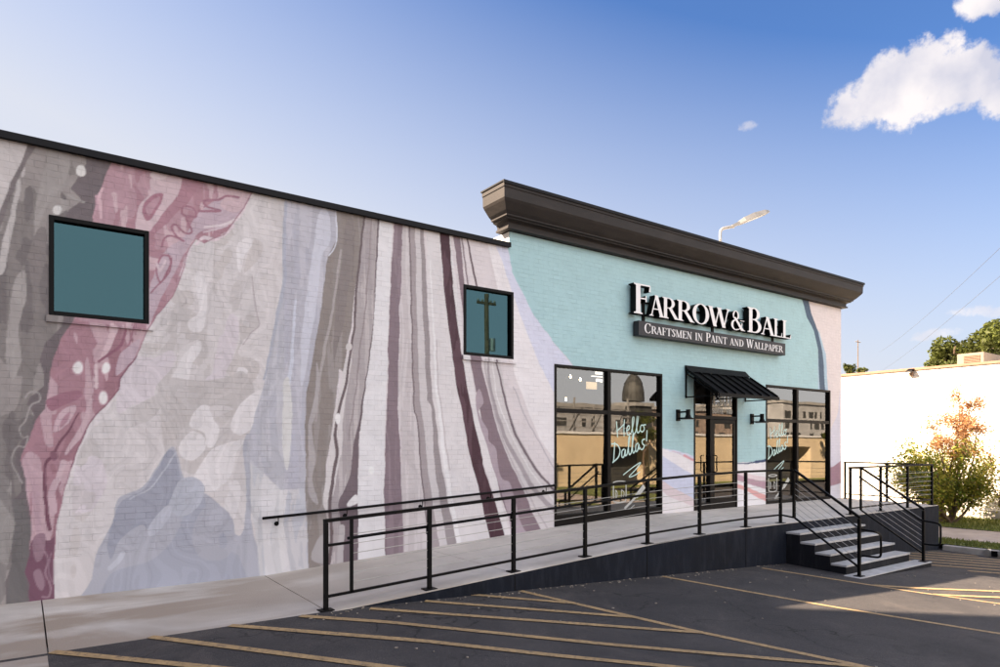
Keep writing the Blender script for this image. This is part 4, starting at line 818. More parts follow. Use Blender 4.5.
def glyph(ch):
    T, t = .15, .05
    if ch == 'F': return .66, [stem(.12,.27), serif(.12,.27,0,True), serif(.12,.27,1,False), [(.27,.95),(.6,.95),(.6,1),(.27,1)], [(.56,.78),(.62,.78),(.62,1),(.585,.97)], [(.27,.5),(.46,.5),(.46,.545),(.27,.545)], [(.44,.42),(.48,.42),(.48,.63),(.44,.63)]]
    if ch == 'E': return .68, [stem(.12,.27), serif(.12,.27,0,True), serif(.12,.27,1,False), [(.27,.95),(.6,.95),(.6,1),(.27,1)], [(.56,.78),(.62,.78),(.62,1),(.585,.97)], [(.27,.5),(.46,.5),(.46,.545),(.27,.545)], [(.44,.42),(.48,.42),(.48,.63),(.44,.63)], [(.27,0),(.62,0),(.62,.05),(.27,.05)], [(.58,0),(.65,0),(.67,.24),(.63,.2)]]
    if ch == 'A': return .78, [diag(.66,0,.38,1,.17), diag(.13,0,.36,.98,.055), [(.22,.32),(.56,.32),(.56,.37),(.22,.37)], serif(.10,.15,0,True,.08), serif(.60,.72,0,True,.07)]
    if ch == 'R': return .76, [stem(.12,.27), serif(.12,.27,0,True), serif(.12,.27,1,False), arc(.36,.74,.28,.26,-90,90,.15,.15), [(.25,.955),(.37,.955),(.37,1),(.25,1)], [(.25,.48),(.37,.48),(.37,.525),(.25,.525)], [(.34,.50),(.50,.50),(.82,.0),(.64,.0)], [(.64,0),(.84,0),(.84,.035),(.70,.05)]]
    if ch == 'P': return .66, [stem(.12,.27), serif(.12,.27,0,True), serif(.12,.27,1,False), arc(.34,.72,.29,.28,-90,90,.15,.15), [(.25,.955),(.35,.955),(.35,1),(.25,1)], [(.25,.44),(.35,.44),(.35,.485),(.25,.485)]]
    if ch == 'O': return .86, [arc(.43,.5,.38,.52,0,180,.16,.16,20,.32), arc(.43,.5,.38,.52,180,360,.16,.16,20,.32)]
    if ch == 'W': return 1.12, [diag(.14,1,.36,0,.16), diag(.36,0,.56,1,.055), diag(.54,1,.78,0,.16), diag(.78,0,.98,1,.055), serif(.08,.2,1,False,.06), serif(.5,.6,1,False,.07), serif(.96,1.01,1,False,.08)]
    if ch == 'B': return .74, [stem(.12,.27), serif(.12,.27,0,True,.075), serif(.12,.27,1,False,.075), arc(.36,.76,.25,.24,-90,90,.14,.14), arc(.37,.27,.31,.27,-90,90,.15,.15), [(.25,.957),(.38,.957),(.38,1),(.25,1)], [(.25,.505),(.38,.505),(.38,.55),(.25,.55)], [(.25,0),(.38,0),(.38,.044),(.25,.044)]]
    if ch == 'L': return .64, [stem(.12,.27), serif(.12,.27,0,True), serif(.12,.27,1,False), [(.27,0),(.58,0),(.58,.05),(.27,.05)], [(.53,0),(.60,0),(.63,.26),(.59,.22)]]
    if ch == 'I': return .39, [stem(.12,.27), serif(.12,.27,0,True), serif(.12,.27,1,False)]
    if ch == 'T': return .74, [stem(.295,.445), serif(.295,.445,0,True), [(.06,.95),(.68,.95),(.68,1),(.06,1)], [(.03,.76),(.07,.8),(.10,1),(.04,1)], [(.67,.8),(.71,.76),(.70,1),(.64,1)]]
    if ch == 'N': return .86, [stem(.14,.19), stem(.66,.71), diag(.15,1,.68,0,.17), serif(.14,.19,0,True,.08), serif(.66,.71,1,False,.08), serif(.10,.19,1,False,.05)]
    if ch == 'M': return 1.0, [stem(.13,.18), stem(.74,.89), diag(.18,1,.47,.02,.15), diag(.48,.02,.78,1,.05), serif(.13,.18,0,True,.08), serif(.74,.89,0,True,.06), serif(.12,.2,1,False,.05), serif(.76,.89,1,False,.05)]
    if ch == 'D': return .84, [stem(.12,.27), serif(.12,.27,0,True), serif(.12,.27,1,False), arc(.36,.5,.42,.5,-90,90,.17,.17,20,.28), [(.25,.957),(.38,.957),(.38,1),(.25,1)], [(.25,0),(.38,0),(.38,.043),(.25,.043)]]
    if ch == 'C': return .78, [arc(.44,.5,.39,.52,55,305,.16,.16,24,.3), [(.60,.93),(.68,.72),(.72,.72),(.71,.99),(.67,1.0)], [(.60,.06),(.66,.06),(.74,.24),(.70,.26)]]
    if ch == 'S': return .60, [arc(.31,.745,.21,.265,40,200,.13,.14,16,.4), arc(.31,.265,.23,.275,-155,30,.14,.14,18,.4), [(.11,.70),(.22,.79),(.55,.36),(.44,.24)], [(.47,.93),(.51,.72),(.55,.72),(.54,.99)], [(.06,.02),(.10,.02),(.11,.28),(.06,.28)]]
    if ch == '&': return .95, [arc(.34,.77,.20,.24,0,180,.10,.10,14,.5), arc(.34,.77,.20,.24,180,360,.08,.10,14,.6), arc(.33,.26,.29,.28,80,300,.14,.13,20,.4), [(.20,.66),(.33,.66),(.88,.0),(.66,.0)], [(.66,0),(.92,0),(.92,.035),(.74,.05)], arc(.36,.34,.38,.34,-75,10,.05,.05,12,.9), [(.60,.50),(.86,.50),(.86,.535),(.60,.535)]]
    return .35, []
def letter_mesh(ch, x, z, h, w, yf, yb, m_face, m_side, parent, name='letter'):
    adv, pcs = glyph(ch); mb = MB(); mx = lambda p: (x + p[0]*w/adv, z + p[1]*h)
    for k, pc in enumerate(pcs):
        yy = yf - k*.0007
        if isinstance(pc, tuple):
            o, i = pc[1], pc[2]
            for q in range(len(o)-1):
                P = [mx(o[q]), mx(o[q+1]), mx(i[q+1]), mx(i[q])]
                f = [(a, yy, b) for a, b in P]; bk = [(a, yb, b) for a, b in P]
                mb.add(f, [(0,1,2,3)], 0); mb.add([f[0],f[1],bk[1],bk[0]], [(0,1,2,3)], 1); mb.add([f[2],f[3],bk[3],bk[2]], [(0,1,2,3)], 1)
                if q == 0: mb.add([f[0],f[3],bk[3],bk[0]], [(0,1,2,3)], 1)
                if q == len(o)-2: mb.add([f[1],f[2],bk[2],bk[1]], [(0,1,2,3)], 1)
        else:
            P = [mx(p) for p in pc]; f = [(a, yy, b) for a, b in P]; bk = [(a, yb, b) for a, b in P]; n = len(P)
            mb.add(f, [tuple(range(n))], 0)
            for q in range(n): mb.add([f[q], f[(q+1)%n], bk[(q+1)%n], bk[q]], [(0,1,2,3)], 1)
    return mb.build(name, [m_face, m_side], parent)
sign = empty('shop_sign', (13.4, 0, 5.1), 'white serif sign letters over a dark grey tagline board above the door', 'sign')
YF = -.20
UL = [('F',632.5,651,.64),('A',649,663.5,.46),('R',661.5,676.5,.46),('R',676,692,.46),('O',691.5,709.5,.46),('W',707.5,730,.46),('&',730.5,745,.46),('B',746.5,762,.62),('A',760.5,774,.46),('L',773,782,.46),('L',781.5,791,.46)]
for ch, ua, ub, h in UL:
    xa = at_wall(ua, 300, YF)[0]; xb = at_wall(ub, 300, YF)[0]
    letter_mesh(ch, xa, 5.415, h, (xb-xa)*1.04, YF, -.045, M['signface'], M['black'], sign)
mb = MB(); mb.box(10.67, 16.21, -.19, -.03, 4.965, 5.275); board = mb.build('tagline_board', M['signband'], sign, bevel=.006)
mb = MB(); mb.box(10.8, 16.3, -.05, -.028, 5.43, 5.47); mb.box(10.8, 16.3, -.05, -.028, 5.70, 5.74); mb.build('mounting_rail', M['black'], sign)
for xx in (11.0, 13.4, 15.9): MB().box(xx-.04, xx+.04, -.03, 0, 5.0, 5.8).build('bracket', M['black'], sign)
tagl = 'Craftsmen in Paint and Wallpaper'; tot = 0; seq = []
for i, ch in enumerate(tagl):
    if ch == ' ': seq.append((None, .28, .0)); tot += .28; continue
    big = ch.isupper(); h = .205 if big else .165; w = glyph(ch.upper())[0]*h*1.02; seq.append((ch.upper(), w, h))
unit = [(c, (w if c else .075), h) for c, w, h in seq]; tw = sum(w for _, w, _ in unit); span = 5.24; kx = span/tw; xx = 10.83
for c, w, h in unit:
    if c: letter_mesh(c, xx, 5.03, h, w*kx, -.196, -.189, M['signface'], M['signface'], board)
    xx += w*kx

# ------------------------------------------------------------------ awning
aw = empty('awning', (13.56, 0, 4.4), 'black standing seam metal awning over the shop door', 'awning')
AX0, AX1 = 12.40, 14.72
mb = MB(); mb.hexa([(AX0,-.17,4.30),(AX1,-.17,4.30),(AX1,-.012,4.33),(AX0,-.012,4.33),(AX0,-.13,4.34),(AX1,-.13,4.34),(AX1,-.012,4.46),(AX0,-.012,4.46)]); mb.build('top_flashing', M['black'], aw)
mb = MB(); mb.hexa([(AX0,-.92,3.735),(AX1,-.92,3.735),(AX1,-.10,4.295),(AX0,-.10,4.295),(AX0,-.92,3.75),(AX1,-.92,3.75),(AX1,-.10,4.312),(AX0,-.10,4.312)]); mb.build('roof_sheet', M['black'], aw)
for k in range(8):
    x = AX0+.02 + k*(AX1-AX0-.04)/7; MB().hexa([(x-.014,-.915,3.75),(x+.014,-.915,3.75),(x+.014,-.16,4.268),(x-.014,-.16,4.268),(x-.010,-.915,3.80),(x+.010,-.915,3.80),(x+.010,-.16,4.315),(x-.010,-.16,4.315)]).build('seam', M['black'], aw)
MB().box(AX0, AX1, -.945, -.922, 3.69, 3.765).build('fascia', M['black'], aw)
for x in (AX0+.02, AX1-.02, (AX0+AX1)/2):
    mb = MB(); mb.beam((x,-.02,3.72),(x,-.90,3.72),.028,.028); mb.beam((x,-.03,3.70),(x,-.03,4.33),.028,.028); mb.beam((x,-.05,4.26),(x,-.90,3.70),.028,.028); mb.build('bracket', M['black'], aw)

# ------------------------------------------------------------------ wall lamps by the door
def wall_lamp(x, z, label):
    e = empty('wall_lamp', (x, 0, z), label, 'wall lamp', 'black wall lamps either side of the door')
    MB().box(x-.055,x+.055,-.045,-.001,z-.13,z+.13).build('back_plate', M['black'], e, bevel=.006)
    mb = MB(); mb.beam((x,-.045,z+.07),(x,-.30,z+.07),.035,.035); mb.beam((x,-.045,z-.07),(x,-.22,z-.07),.03,.03); mb.build('arm', M['black'], e)
    mb = MB(); mb.tube([(x,-.30,z+.12),(x,-.30,z-.0),(x,-.30,z-.055),(x,-.30,z-.10)], [.05,.05,.07,.17], 16); mb.build('lamp_shade', M['black'], e)
    MB().tube([(x,-.30,z-.101),(x,-.30,z-.106)], .13, 16).build('lens', M['lens'], e)
wall_lamp(12.15, 3.30, 'black wall lamp between the left shop window and the door')
wall_lamp(14.99, 3.28, 'black wall lamp between the door and the right shop window')

# ------------------------------------------------------------------ ramp, platform, steps
ramp = empty('access_ramp', (8, -1.3, .6), 'grey concrete ramp and landing with a navy painted side wall', 'ramp')
for a, b in ((2.9,5.6),(5.6,8.3),(8.3,11.0),(11.0,13.7),(13.7,16.4),(16.4,19.36)):
    o = slab('deck_slab', a+g, b-g, -D+.004, 0, None, DX); o.parent = ramp; o.matrix_parent_inverse = Matrix.Translation(ramp.location).inverted()
mb = MB(); xs = [2.97,4,5.6,7,8.5,9.8,11,12.3,14.9,17,19.36]
for a, b in zip(xs[:-1], xs[1:]):
    za, zb = zdeck(a,-D)-.012, zdeck(b,-D)-.012
    mb.hexa([(a,-D,-.6),(b,-D,-.6),(b,-D+.2,-.6),(a,-D+.2,-.6),(a,-D,za),(b,-D,zb),(b,-D+.2,zb),(a,-D+.2,za)])
mb.box(19.362, 19.40, -D+.0, -.005, -.6, 1.06); mb.build('side_wall', M['navy'], ramp)
for x in (5.6, 8.3, 11.0, 16.6):
    MB().box(x-.006, x+.006, -D-.004, -D-.0005, -.5, zdeck(x,-D)-.03).build('control_joint', M['black'], ramp)
# dark filler under the joints
mb = MB()
for a, b in zip(xs[:-1], xs[1:]):
    mb.hexa([(a,-D+.2,-.5),(b,-D+.2,-.5),(b,-.02,-.5),(a,-.02,-.5),(a,-D+.2,zdeck(a)-.07),(b,-D+.2,zdeck(b)-.07),(b,-.02,zdeck(b)-.07),(a,-.02,zdeck(a)-.07)])
mb.build('ramp_fill', M['riser'], ramp)
ZF = zdeck(13,-D); SX0, SX1 = 12.32, 14.90
st = empty('entrance_steps', (13.6, -3.4, .25), 'five concrete steps with dark risers below the shop door', 'steps')
for i in range(1, 5):
    z = ZF - .165*i; y0 = -D-.30*i; 
    MB().box(SX0, SX1, y0-.004, -D-.30*(i-1)-.003 if i > 1 else -D-.003, z-.04, z).build('tread', M['tread'], st, bevel=.006)
pf = [(-D-.001,-.3),(-D-.001,ZF-.165-.042)]
for i in range(1, 5):
    y0 = -D-.30*i+.014; pf += [(y0, ZF-.165*i-.042), (y0, ZF-.165*(i+1)-.042 if i < 4 else -.3)]
MB().prism(pf, lambda p: (SX0+.012, p[0], p[1]), lambda p: (SX1-.012, p[0], p[1])).build('riser', M['riser'], st)
zp = ZF-.825; MB().box(12.14, 15.09, -4.08, -3.76, zp-.02, zp).build('tread', M['tread'], st, bevel=.005)
MB().box(12.15, 15.08, -4.07, -3.762, -.3, zp-.022).build('riser', M['riser'], st)

# ------------------------------------------------------------------ railings
RY = -2.45
def railing_post(p, h, parent, plate=True, w=.05):
    x, y, z = p; mb = MB(); mb.box(x-w/2,x+w/2,y-w/2,y+w/2,z-.01,z+h)
    if plate: mb.box(x-.085,x+.085,y-.07,y+.07,z-.012,z+.012)
    return mb.build('post', M['black'], parent, bevel=.003)
rail = empty('ramp_railing', (7.6, RY, .8), 'long black steel railing with thin cables along the open side of the ramp', 'railing')
PX = [2.90,4.29,5.65,7.02,8.42,9.77,11.14,12.30]; H = 1.05
zr = lambda x: zdeck(x, RY)
for x in PX: railing_post((x, RY, zr(x)), H-.02, rail)
def ztop(x): return zr(x) + H
pts = [(x, RY, ztop(x)) for x in (2.875,4.29,5.65,7.02,8.42,9.77,11.14,12.34)]
mb = MB()
for a, b in zip(pts[:-1], pts[1:]): mb.beam(a, b, .05, .04)
mb.beam((12.32,RY+.01,ztop(12.3)),(12.32,-2.72,ztop(12.3)),.05,.04); mb.build('top_rail', M['black'], rail)
mb = MB(); pts = [(x, RY, zr(x)+.16) for x in PX]
for a, b in zip(pts[:-1], pts[1:]): mb.beam(a, b, .035, .03)
mb.beam((12.32,RY,zr(12.3)+.16),(12.32,-2.72,zr(12.3)+.13),.035,.03); mb.build('bottom_rail', M['black'], rail)
mb = MB(); mb.beam((3.22,RY,zr(3.2)+.16),(3.22,RY,ztop(3.22)),.035,.035); mb.build('baluster', M['black'], rail)
mb = MB(); mb.beam((12.32,-2.72,zr(12.3)+.12),(12.32,-2.72,ztop(12.3)),.04,.04); mb.build('baluster', M['black'], rail)
mb = MB(); hp = [(2.90,RY,zr(2.9)+.76),(3.22,RY,zr(3.22)+.76)]; mb.beam(*hp, .03, .03)
mb.tube([(x, RY+.07, zr(x)+.80) for x in (3.2,4.29,5.65,7.02,8.42)], .019, 10)
mb.tube([(8.42,RY+.07,zr(8.42)+.80),(8.46,RY+.03,zr(8.42)+.80)], .019, 10)
for x in PX[1:5]: mb.tube([(x, RY+.02, zr(x)+.70),(x, RY+.07, zr(x)+.71),(x,RY+.07,zr(x)+.79)], .010, 8)
mb.build('handrail', M['black'], rail)
for k in range(6):
    zz = .28 + k*.115
    mb = MB(); 
    mb.tube([(x, RY, zr(x)+zz) for x in [3.22]+PX[1:]], .0045, 6); mb.build('cable', M['steel'], rail)
mb = MB(); mb.beam((12.3,RY,zr(12.3)+.80),(12.32,-2.72,zr(12.3)+.80),.03,.03); mb.build('mid_rail', M['black'], rail)

# right-hand landing railing: front run, then back along the open end
r2 = empty('landing_railing', (17.2, RY, 1.0), 'black steel railing round the far right corner of the landing', 'railing')
zc = zdeck(17, RY)
for p in ((15.05,RY),(16.46,RY),(17.85,RY),(19.24,RY),(19.24,-1.34),(19.24,-.2)): railing_post((*p, zdeck(17, p[1])), H-.02, r2)
mb = MB(); mb.beam((15.02,RY,zc+H),(19.265,RY,zc+H),.05,.04); mb.beam((19.24,RY+.026,zc+H),(19.24,-.17,zc+H+.02),.05,.04); mb.build('top_rail', M['black'], r2)
mb = MB(); mb.beam((15.05,RY,zc+.14),(19.24,RY,zc+.14),.035,.03); mb.beam((19.24,RY,zc+.14),(19.24,-.2,zc+.16),.035,.03); mb.build('bottom_rail', M['black'], r2)
for k in range(6):
    zz = .28+k*.115; mb = MB(); mb.tube([(15.05,RY,zc+zz),(19.24,RY,zc+zz)], .0045, 6); mb.tube([(19.24,RY,zc+zz),(19.24,-.2,zc+zz+.02)], .0045, 6); mb.build('cable', M['steel'], r2)
mb = MB(); mb.beam((14.97,RY,zc+H),(14.97,-2.72,zc+H),.05,.04); mb.build('return_rail', M['black'], r2)

# stair railings: newel at the pad, sloping top rail, grab rail with a loop end, cables
def stair_rail(x, side, label):
    e = empty('stair_railing', (x, -3.3, .6), label, 'railing', 'stair railings')
    yt, yb = -2.72, -3.97; zt = ZF+1.06; zpad = zp; zb = zpad+1.06
    railing_post((x, yb, zpad), 1.04, e); 
    mb = MB(); mb.beam((x,yt,zt),(x,yb-.02,zb),.045,.04); mb.build('top_rail', M['black'], e)
    mb = MB(); mb.beam((x,yt,ZF+.13),(x,yb,zpad+.16),.035,.03); mb.build('bottom_rail', M['black'], e)
    mb = MB(); mb.beam((x,yt,ZF+.13),(x,yt,zt),.04,.04); mb.build('baluster', M['black'], e)
    s = side; xi = x + s*.075
    pth = [(xi,yt+.0,zt-.20),(xi,yb+.05,zb-.20),(xi,yb-.02,zb-.22),(xi,yb-.25,zb-.24),(xi,yb-.33,zb-.28),(xi,yb-.34,zb-.38),(xi,yb-.34,zb-.62),(xi,yb-.30,zb-.68),(xi,yb-.20,zb-.69),(xi,yb-.02,zb-.69)]
    mb = MB(); mb.tube(pth[:2]+smooth_path(pth[2:], 4), .019, 10)
    mb.tube([(x,yb,zb-.21),(xi,yb,zb-.21)], .010, 8); mb.tube([(x,yb,zb-.69),(xi,yb-.01,zb-.69)], .012, 8); mb.build('handrail', M['black'], e)
    for k in range(6):
        zz = .115*(k+1); mb = MB(); mb.tube([(x,yt,ZF+.13+zz),(x,yb,zpad+.16+zz)], .0045, 6); mb.build('cable', M['steel'], e)
stair_rail(12.34, 1, 'sloping black stair railing on the near left side of the steps')
stair_rail(14.97, -1, 'sloping black stair railing on the far right side of the steps')

# wall handrail
hr = empty('wall_handrail', (5.6, -.08, 1.6), 'black tube handrail bracketed to the mural wall above the ramp', 'handrail')
zh = lambda x: np.interp(x, [2.85, 3.5, 8.40], [1.545, 1.575, 1.835])
MB().tube([(2.85,-.09,zh(2.85)),(3.5,-.09,zh(3.5)),(8.40,-.09,zh(8.4)),(8.44,-.085,zh(8.4)),(8.46,-.05,zh(8.4)),(8.46,-.003,zh(8.4))], .021, 12).build('rail', M['black'], hr, smooth=True)
for x in (3.08, 4.15, 5.5, 6.9, 8.2):
    z = float(zh(x)); mb = MB(); mb.tube(smooth_path([(x,-.003,z-.11),(x,-.05,z-.115),(x,-.085,z-.09),(x,-.09,z-.02)], 4), .008, 8); mb.tube([(x,-.001,z-.11),(x,-.010,z-.11)], .034, 14); mb.build('bracket', M['black'], hr)

# ------------------------------------------------------------------ roof lamp
rl = empty('street_lamp', (17.85, 3.0, 5.75), 'pale flat headed area lamp on a bent pole rising behind the cornice', 'lamp')
lx, ly = 17.85, 3.0
MB().tube([(lx,ly,5.75),(lx,ly,9.05)]+smooth_path([(lx,ly,9.05),(lx,ly,9.30),(lx+.05,ly-.03,9.42),(lx+.2,ly-.10,9.48),(lx+.42,ly-.2,9.53)], 4), .045, 10).build('pole', M['steel'], rl, smooth=True)
hdir = Vector((.86,-.45,.40)).normalized(); sd = Vector((.46,.88,0)).normalized(); upv = hdir.cross(sd).normalized(); upv = upv if upv.z > 0 else -upv
c0 = Vector((lx+.36, ly-.17, 9.52)); mb = MB()
for t_, w_, h_ in ((0,.07,.05),(.25,.10,.07),(.40,.22,.12),(.75,.25,.14),(1.15,.22,.10),(1.28,.17,.05)):
    c = c0 + hdir*t_; mb.v += [tuple(c - sd*w_ - upv*.02), tuple(c + sd*w_ - upv*.02), tuple(c + sd*w_*.75 + upv*h_), tuple(c - sd*w_*.75 + upv*h_)]
for i in range(5):
    for k in range(4): mb.f.append((4*i+k, 4*i+(k+1)%4, 4*i+4+(k+1)%4, 4*i+4+k)); mb.m.append(0)
mb.f += [(3,2,1,0),(20,21,22,23)]; mb.m += [0,0]; mb.build('lamp_head', M['lamphead'], rl)
mb = MB(); q0_, q1_ = c0+hdir*.46-upv*.024, c0+hdir*1.12-upv*.024
mb.add([tuple(q0_-sd*.17), tuple(q0_+sd*.17), tuple(q1_+sd*.17), tuple(q1_-sd*.17)], [(0,1,2,3)]); mb.build('lens', M['lens'], rl)

# ------------------------------------------------------------------ white neighbour wall and what stands on it
nb = empty('white_building', (30, 3, 0), 'bright white stucco building with a peach coping beyond the lawn', 'building')
WX = 27.5
MB().box(WX, WX+22, -4, 44, -.9, 5.46).build('wall', M['stucco'], nb)
MB().box(WX-.05, WX+.35, -4.05, 44.05, 5.463, 5.56).build('coping', M['cap'], nb, bevel=.01)
MB().box(WX-.04, WX-.003, -4, 44, .0, .35).build('plinth', M['kerb'], nb)
def P3(u, v, X):
    d = pdir(u, v); t = X/d.x; return (X, -10 + d.y*t, CAMZ + d.z*t)
_, ya, _ = P3(957, 362, 29.2); _, yb_, _ = P3(984, 362, 29.2)
ac = empty('rooftop_unit', (29.6, (ya+yb_)/2, 5.5), 'beige rooftop air unit with a louvred side above the white wall', 'air conditioner')
y0, y1 = min(ya,yb_), max(ya,yb_)
MB().box(29.2, 31.0, y0, y1, 5.47, 6.12).build('casing', M['beige'], ac, bevel=.02)
mb = MB()
for k in range(9): mb.box(29.17, 29.198, y0+.12, y1-.22, 5.56+k*.055, 5.585+k*.055)
mb.build('louvre', M['cap'], ac)
ac2 = empty('rooftop_unit', (30.5, y0-1.2, 5.5), 'small grey metal unit on the white roof right of the beige one', 'air conditioner')
MB().box(30, 31, y0-1.9, y0-.45, 5.47, 5.85).build('casing', M['steel'], ac2, bevel=.02); MB().tube([(30.4,y0-1.2,5.85),(30.4,y0-1.2,6.02)], .28, 16).build('fan_cowl', M['lamphead'], ac2)
_, yl, zl = P3(912, 372, WX)
wl = empty('security_lamp', (WX, yl, zl), 'small dark floodlight fixed at the top edge of the white wall', 'lamp')
MB().box(WX-.10, WX-.003, yl-.06, yl+.06, zl-.16, zl-.02).build('bracket', M['cap'], wl); MB().hexa([(WX-.26,yl-.11,zl-.02),(WX-.26,yl+.11,zl-.02),(WX-.08,yl+.11,zl+.02),(WX-.08,yl-.11,zl+.02),(WX-.25,yl-.10,zl+.04),(WX-.25,yl+.10,zl+.04),(WX-.06,yl+.10,zl+.12),(WX-.06,yl-.10,zl+.12)]).build('lamp_head', M['black'], wl)

# kerb drain
kd = empty('kerb_drain', (KX, -4.9, 0), 'short pair of grey drain pipes set in the pale kerb', 'drain')
pk = on_lot(992, 558); ky = pk.y
kd.location.y = ky
for dy in (-.14, .14): MB().tube([(KX-.05,ky+dy,-.02),(KX+.1,ky+dy,-.02)], .07, 14).build('pipe', M['steel'], kd)
MB().box(KX-.035, KX-.004, ky-.06, ky+.06, -.12, .02).build('grate', M['black'], kd)

# utility poles, wires
def upole(x, y, z0, z1, label, r=.13, arms=1, group=None, aw=1.1):
    e = empty('utility_pole', (x,y,z0), label, 'utility pole', group)
    MB().tube([(x,y,z0),(x,y,z1)], [r, r*.7], 10).build('shaft', M['woodpole'], e)
    for k in range(arms):
        z = z1-.5-k*1.1; MB().box(x-aw,x+aw,y-.06,y+.06,z,z+.11).build('crossarm', M['woodpole'], e)
        for dx in (-1,-.5,.5,1): MB().tube([(x+dx*aw*.9,y,z+.11),(x+dx*aw*.9,y,z+.17),(x+dx*aw*.9,y,z+.24)], [.04,.06,.03], 8).build('insulator', M['steel'], e)
    return e
q = P3(858, 340, 150); upole(q[0], q[1], -.9, q[2], 'thin distant utility pole above the white wall right of the cornice', .13, 1)
e = upole(17.4, -15.2, .0, 9.6, 'weathered wooden utility pole across the lot mirrored in the small window', .15, 1, None, .5)
MB().tube([(17.72,-15.2,7.0),(17.72,-15.2,7.6)], .15, 14).build('transformer', M['steel'], e)
e = upole(22.2, -24.2, .0, 7.2, 'shorter wooden utility pole beside the cream building across the lot', .11, 1)
def wire(p, q, sag, label, r=.018):
    p, q = Vector(p), Vector(q); pts = [p.lerp(q, k/14) - Vector((0,0,sag*4*(k/14)*(1-k/14))) for k in range(15)]
    tag(MB().tube(pts, r, 5).build('power_line', M['wire']), label, 'power line', 'power lines in the sky at right')
wire(P3(1180,70,44), P3(880,352,140), 1.0, 'uppermost faint power line slanting down behind the white wall', .017)
wire(P3(1180,115,46), P3(880,372,140), .8, 'middle faint power line slanting down to the treetop at right', .017)
wire(P3(1180,178,46), P3(960,345,140), .6, 'lowest faint power line entering the sky just above the big tree', .015)

# ------------------------------------------------------------------ vegetation
def leaf_mass(n, centre, rad, size, seed, clumps=22, flat=1.0, thresh=None):
    r_ = np.random.default_rng(seed); cs = []
    for _ in range(clumps):
        d = r_.normal(size=3); d /= np.linalg.norm(d); k = r_.uniform(.25, .95); cs.append((d*k*np.array(rad), r_.uniform(.18,.36)))
    V = np.zeros((n*4, 3)); 
    ci = r_.integers(0, clumps, n)
    for i in range(n):
        c, cr = cs[ci[i]]; d = r_.normal(size=3); d /= np.linalg.norm(d); p = c + d*cr*np.array(rad)*r_.uniform(.5,1.0)*1.1
        a = r_.normal(size=3); a /= np.linalg.norm(a); b = np.cross(a, r_.normal(size=3)); b /= np.linalg.norm(b); s = size*r_.uniform(.6,1.3)
        p = p + np.array(centre); V[4*i] = p - a*s; V[4*i+1] = p - b*s*.45; V[4*i+2] = p + a*s; V[4*i+3] = p + b*s*.45
    return V
def leaves_obj(name, V, m_, parent):
    mb = MB(); mb.v = [tuple(p) for p in V]; n = len(V)//4; mb.f = [(4*i,4*i+1,4*i+2,4*i+3) for i in range(n)]; mb.m = [0]*n
    me = bpy.data.meshes.new(name); me.from_pydata(mb.v, [], mb.f); me.materials.append(m_); o = bpy.data.objects.new(name, me); col.objects.link(o)
    o.parent = parent; o.matrix_parent_inverse = Matrix.Translation(parent_loc(parent)).inverted(); return o
def branch_tube(mb, p, q, r0, r1, wob, seed):
    r_ = random.Random(seed); p, q = Vector(p), Vector(q); pts = []
    for k in range(6):
        t = k/5; j = Vector((r_.uniform(-1,1), r_.uniform(-1,1), r_.uniform(-.5,.5)))*wob*math.sin(math.pi*t); pts.append(p.lerp(q, t)+j)
    mb.tube(pts, [r0+(r1-r0)*k/5 for k in range(6)], 7); return pts
# multi-stemmed shrub with a dried top
bx, by = P3(948, 524, 24.9)[:2]
bush = empty('shrub', (bx, by, .05), 'leafy multi stemmed shrub with a dried orange top against the white wall', 'shrub')
mb = MB(); tips = []
Rv = Vector((SN, -CS, 0)); Fv = Vector((CS, SN, 0)); b0 = Vector((bx, by, .05))
dead_tips = []
r_ = random.Random(5)
for k in range(15):
    s = r_.uniform(-1.9, 1.9); f = r_.uniform(-.9, .9); h = r_.uniform(1.3, 2.5)*(1-.18*abs(s)/1.9)
    q = b0 + Rv*s + Fv*f + Vector((0,0,h)); pts = branch_tube(mb, b0 + Rv*r_.uniform(-.15,.15) + Fv*r_.uniform(-.1,.1), q, .045, .010, .14, k)
    for t in range(10):
        i = r_.randint(2, 5); o_ = pts[i]; e_ = o_ + Vector((r_.uniform(-.5,.5), r_.uniform(-.5,.5), r_.uniform(-.15,.45))); branch_tube(mb, o_, e_, .010, .003, .04, k*31+t); tips.append((o_, e_))
for k in range(8):
    q = b0 + Rv*(.15+r_.uniform(-.75,.85)) + Fv*r_.uniform(-.5,.5) + Vector((0,0,r_.uniform(2.9,4.05))); pts = branch_tube(mb, b0 + Rv*.1, q, .04, .008, .12, 100+k)
    for t in range(14):
        i = r_.randint(3, 5); o_ = pts[i]; e_ = o_ + Vector((r_.uniform(-.4,.4), r_.uniform(-.4,.4), r_.uniform(-.05,.35))); branch_tube(mb, o_, e_, .008, .0025, .04, 700+k*31+t); dead_tips.append((o_, e_))
mb.build('stem', M['bark'], bush)
def leaves_on(tips, n, size, spread, seed):
    g_ = np.random.default_rng(seed); V = np.zeros((n*4, 3))
    for i in range(n):
        o_, e_ = tips[g_.integers(len(tips))]; t = g_.uniform(.1, 1.15); p = np.array(o_)*(1-t) + np.array(e_)*t + g_.normal(size=3)*spread
        p[2] = max(p[2], .1)
        a = g_.normal(size=3); a /= np.linalg.norm(a); b = np.cross(a, g_.normal(size=3)); b /= np.linalg.norm(b); s = size*g_.uniform(.6,1.3)
        V[4*i] = p-a*s; V[4*i+1] = p-b*s*.4; V[4*i+2] = p+a*s; V[4*i+3] = p+b*s*.4
    return V
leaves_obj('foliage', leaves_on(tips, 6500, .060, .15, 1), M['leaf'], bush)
leaves_obj('foliage', leaves_on(tips, 9000, .060, .20, 2), M['leaf2'], bush)['label'] = 'yellow green sunlit leaves of the shrub'
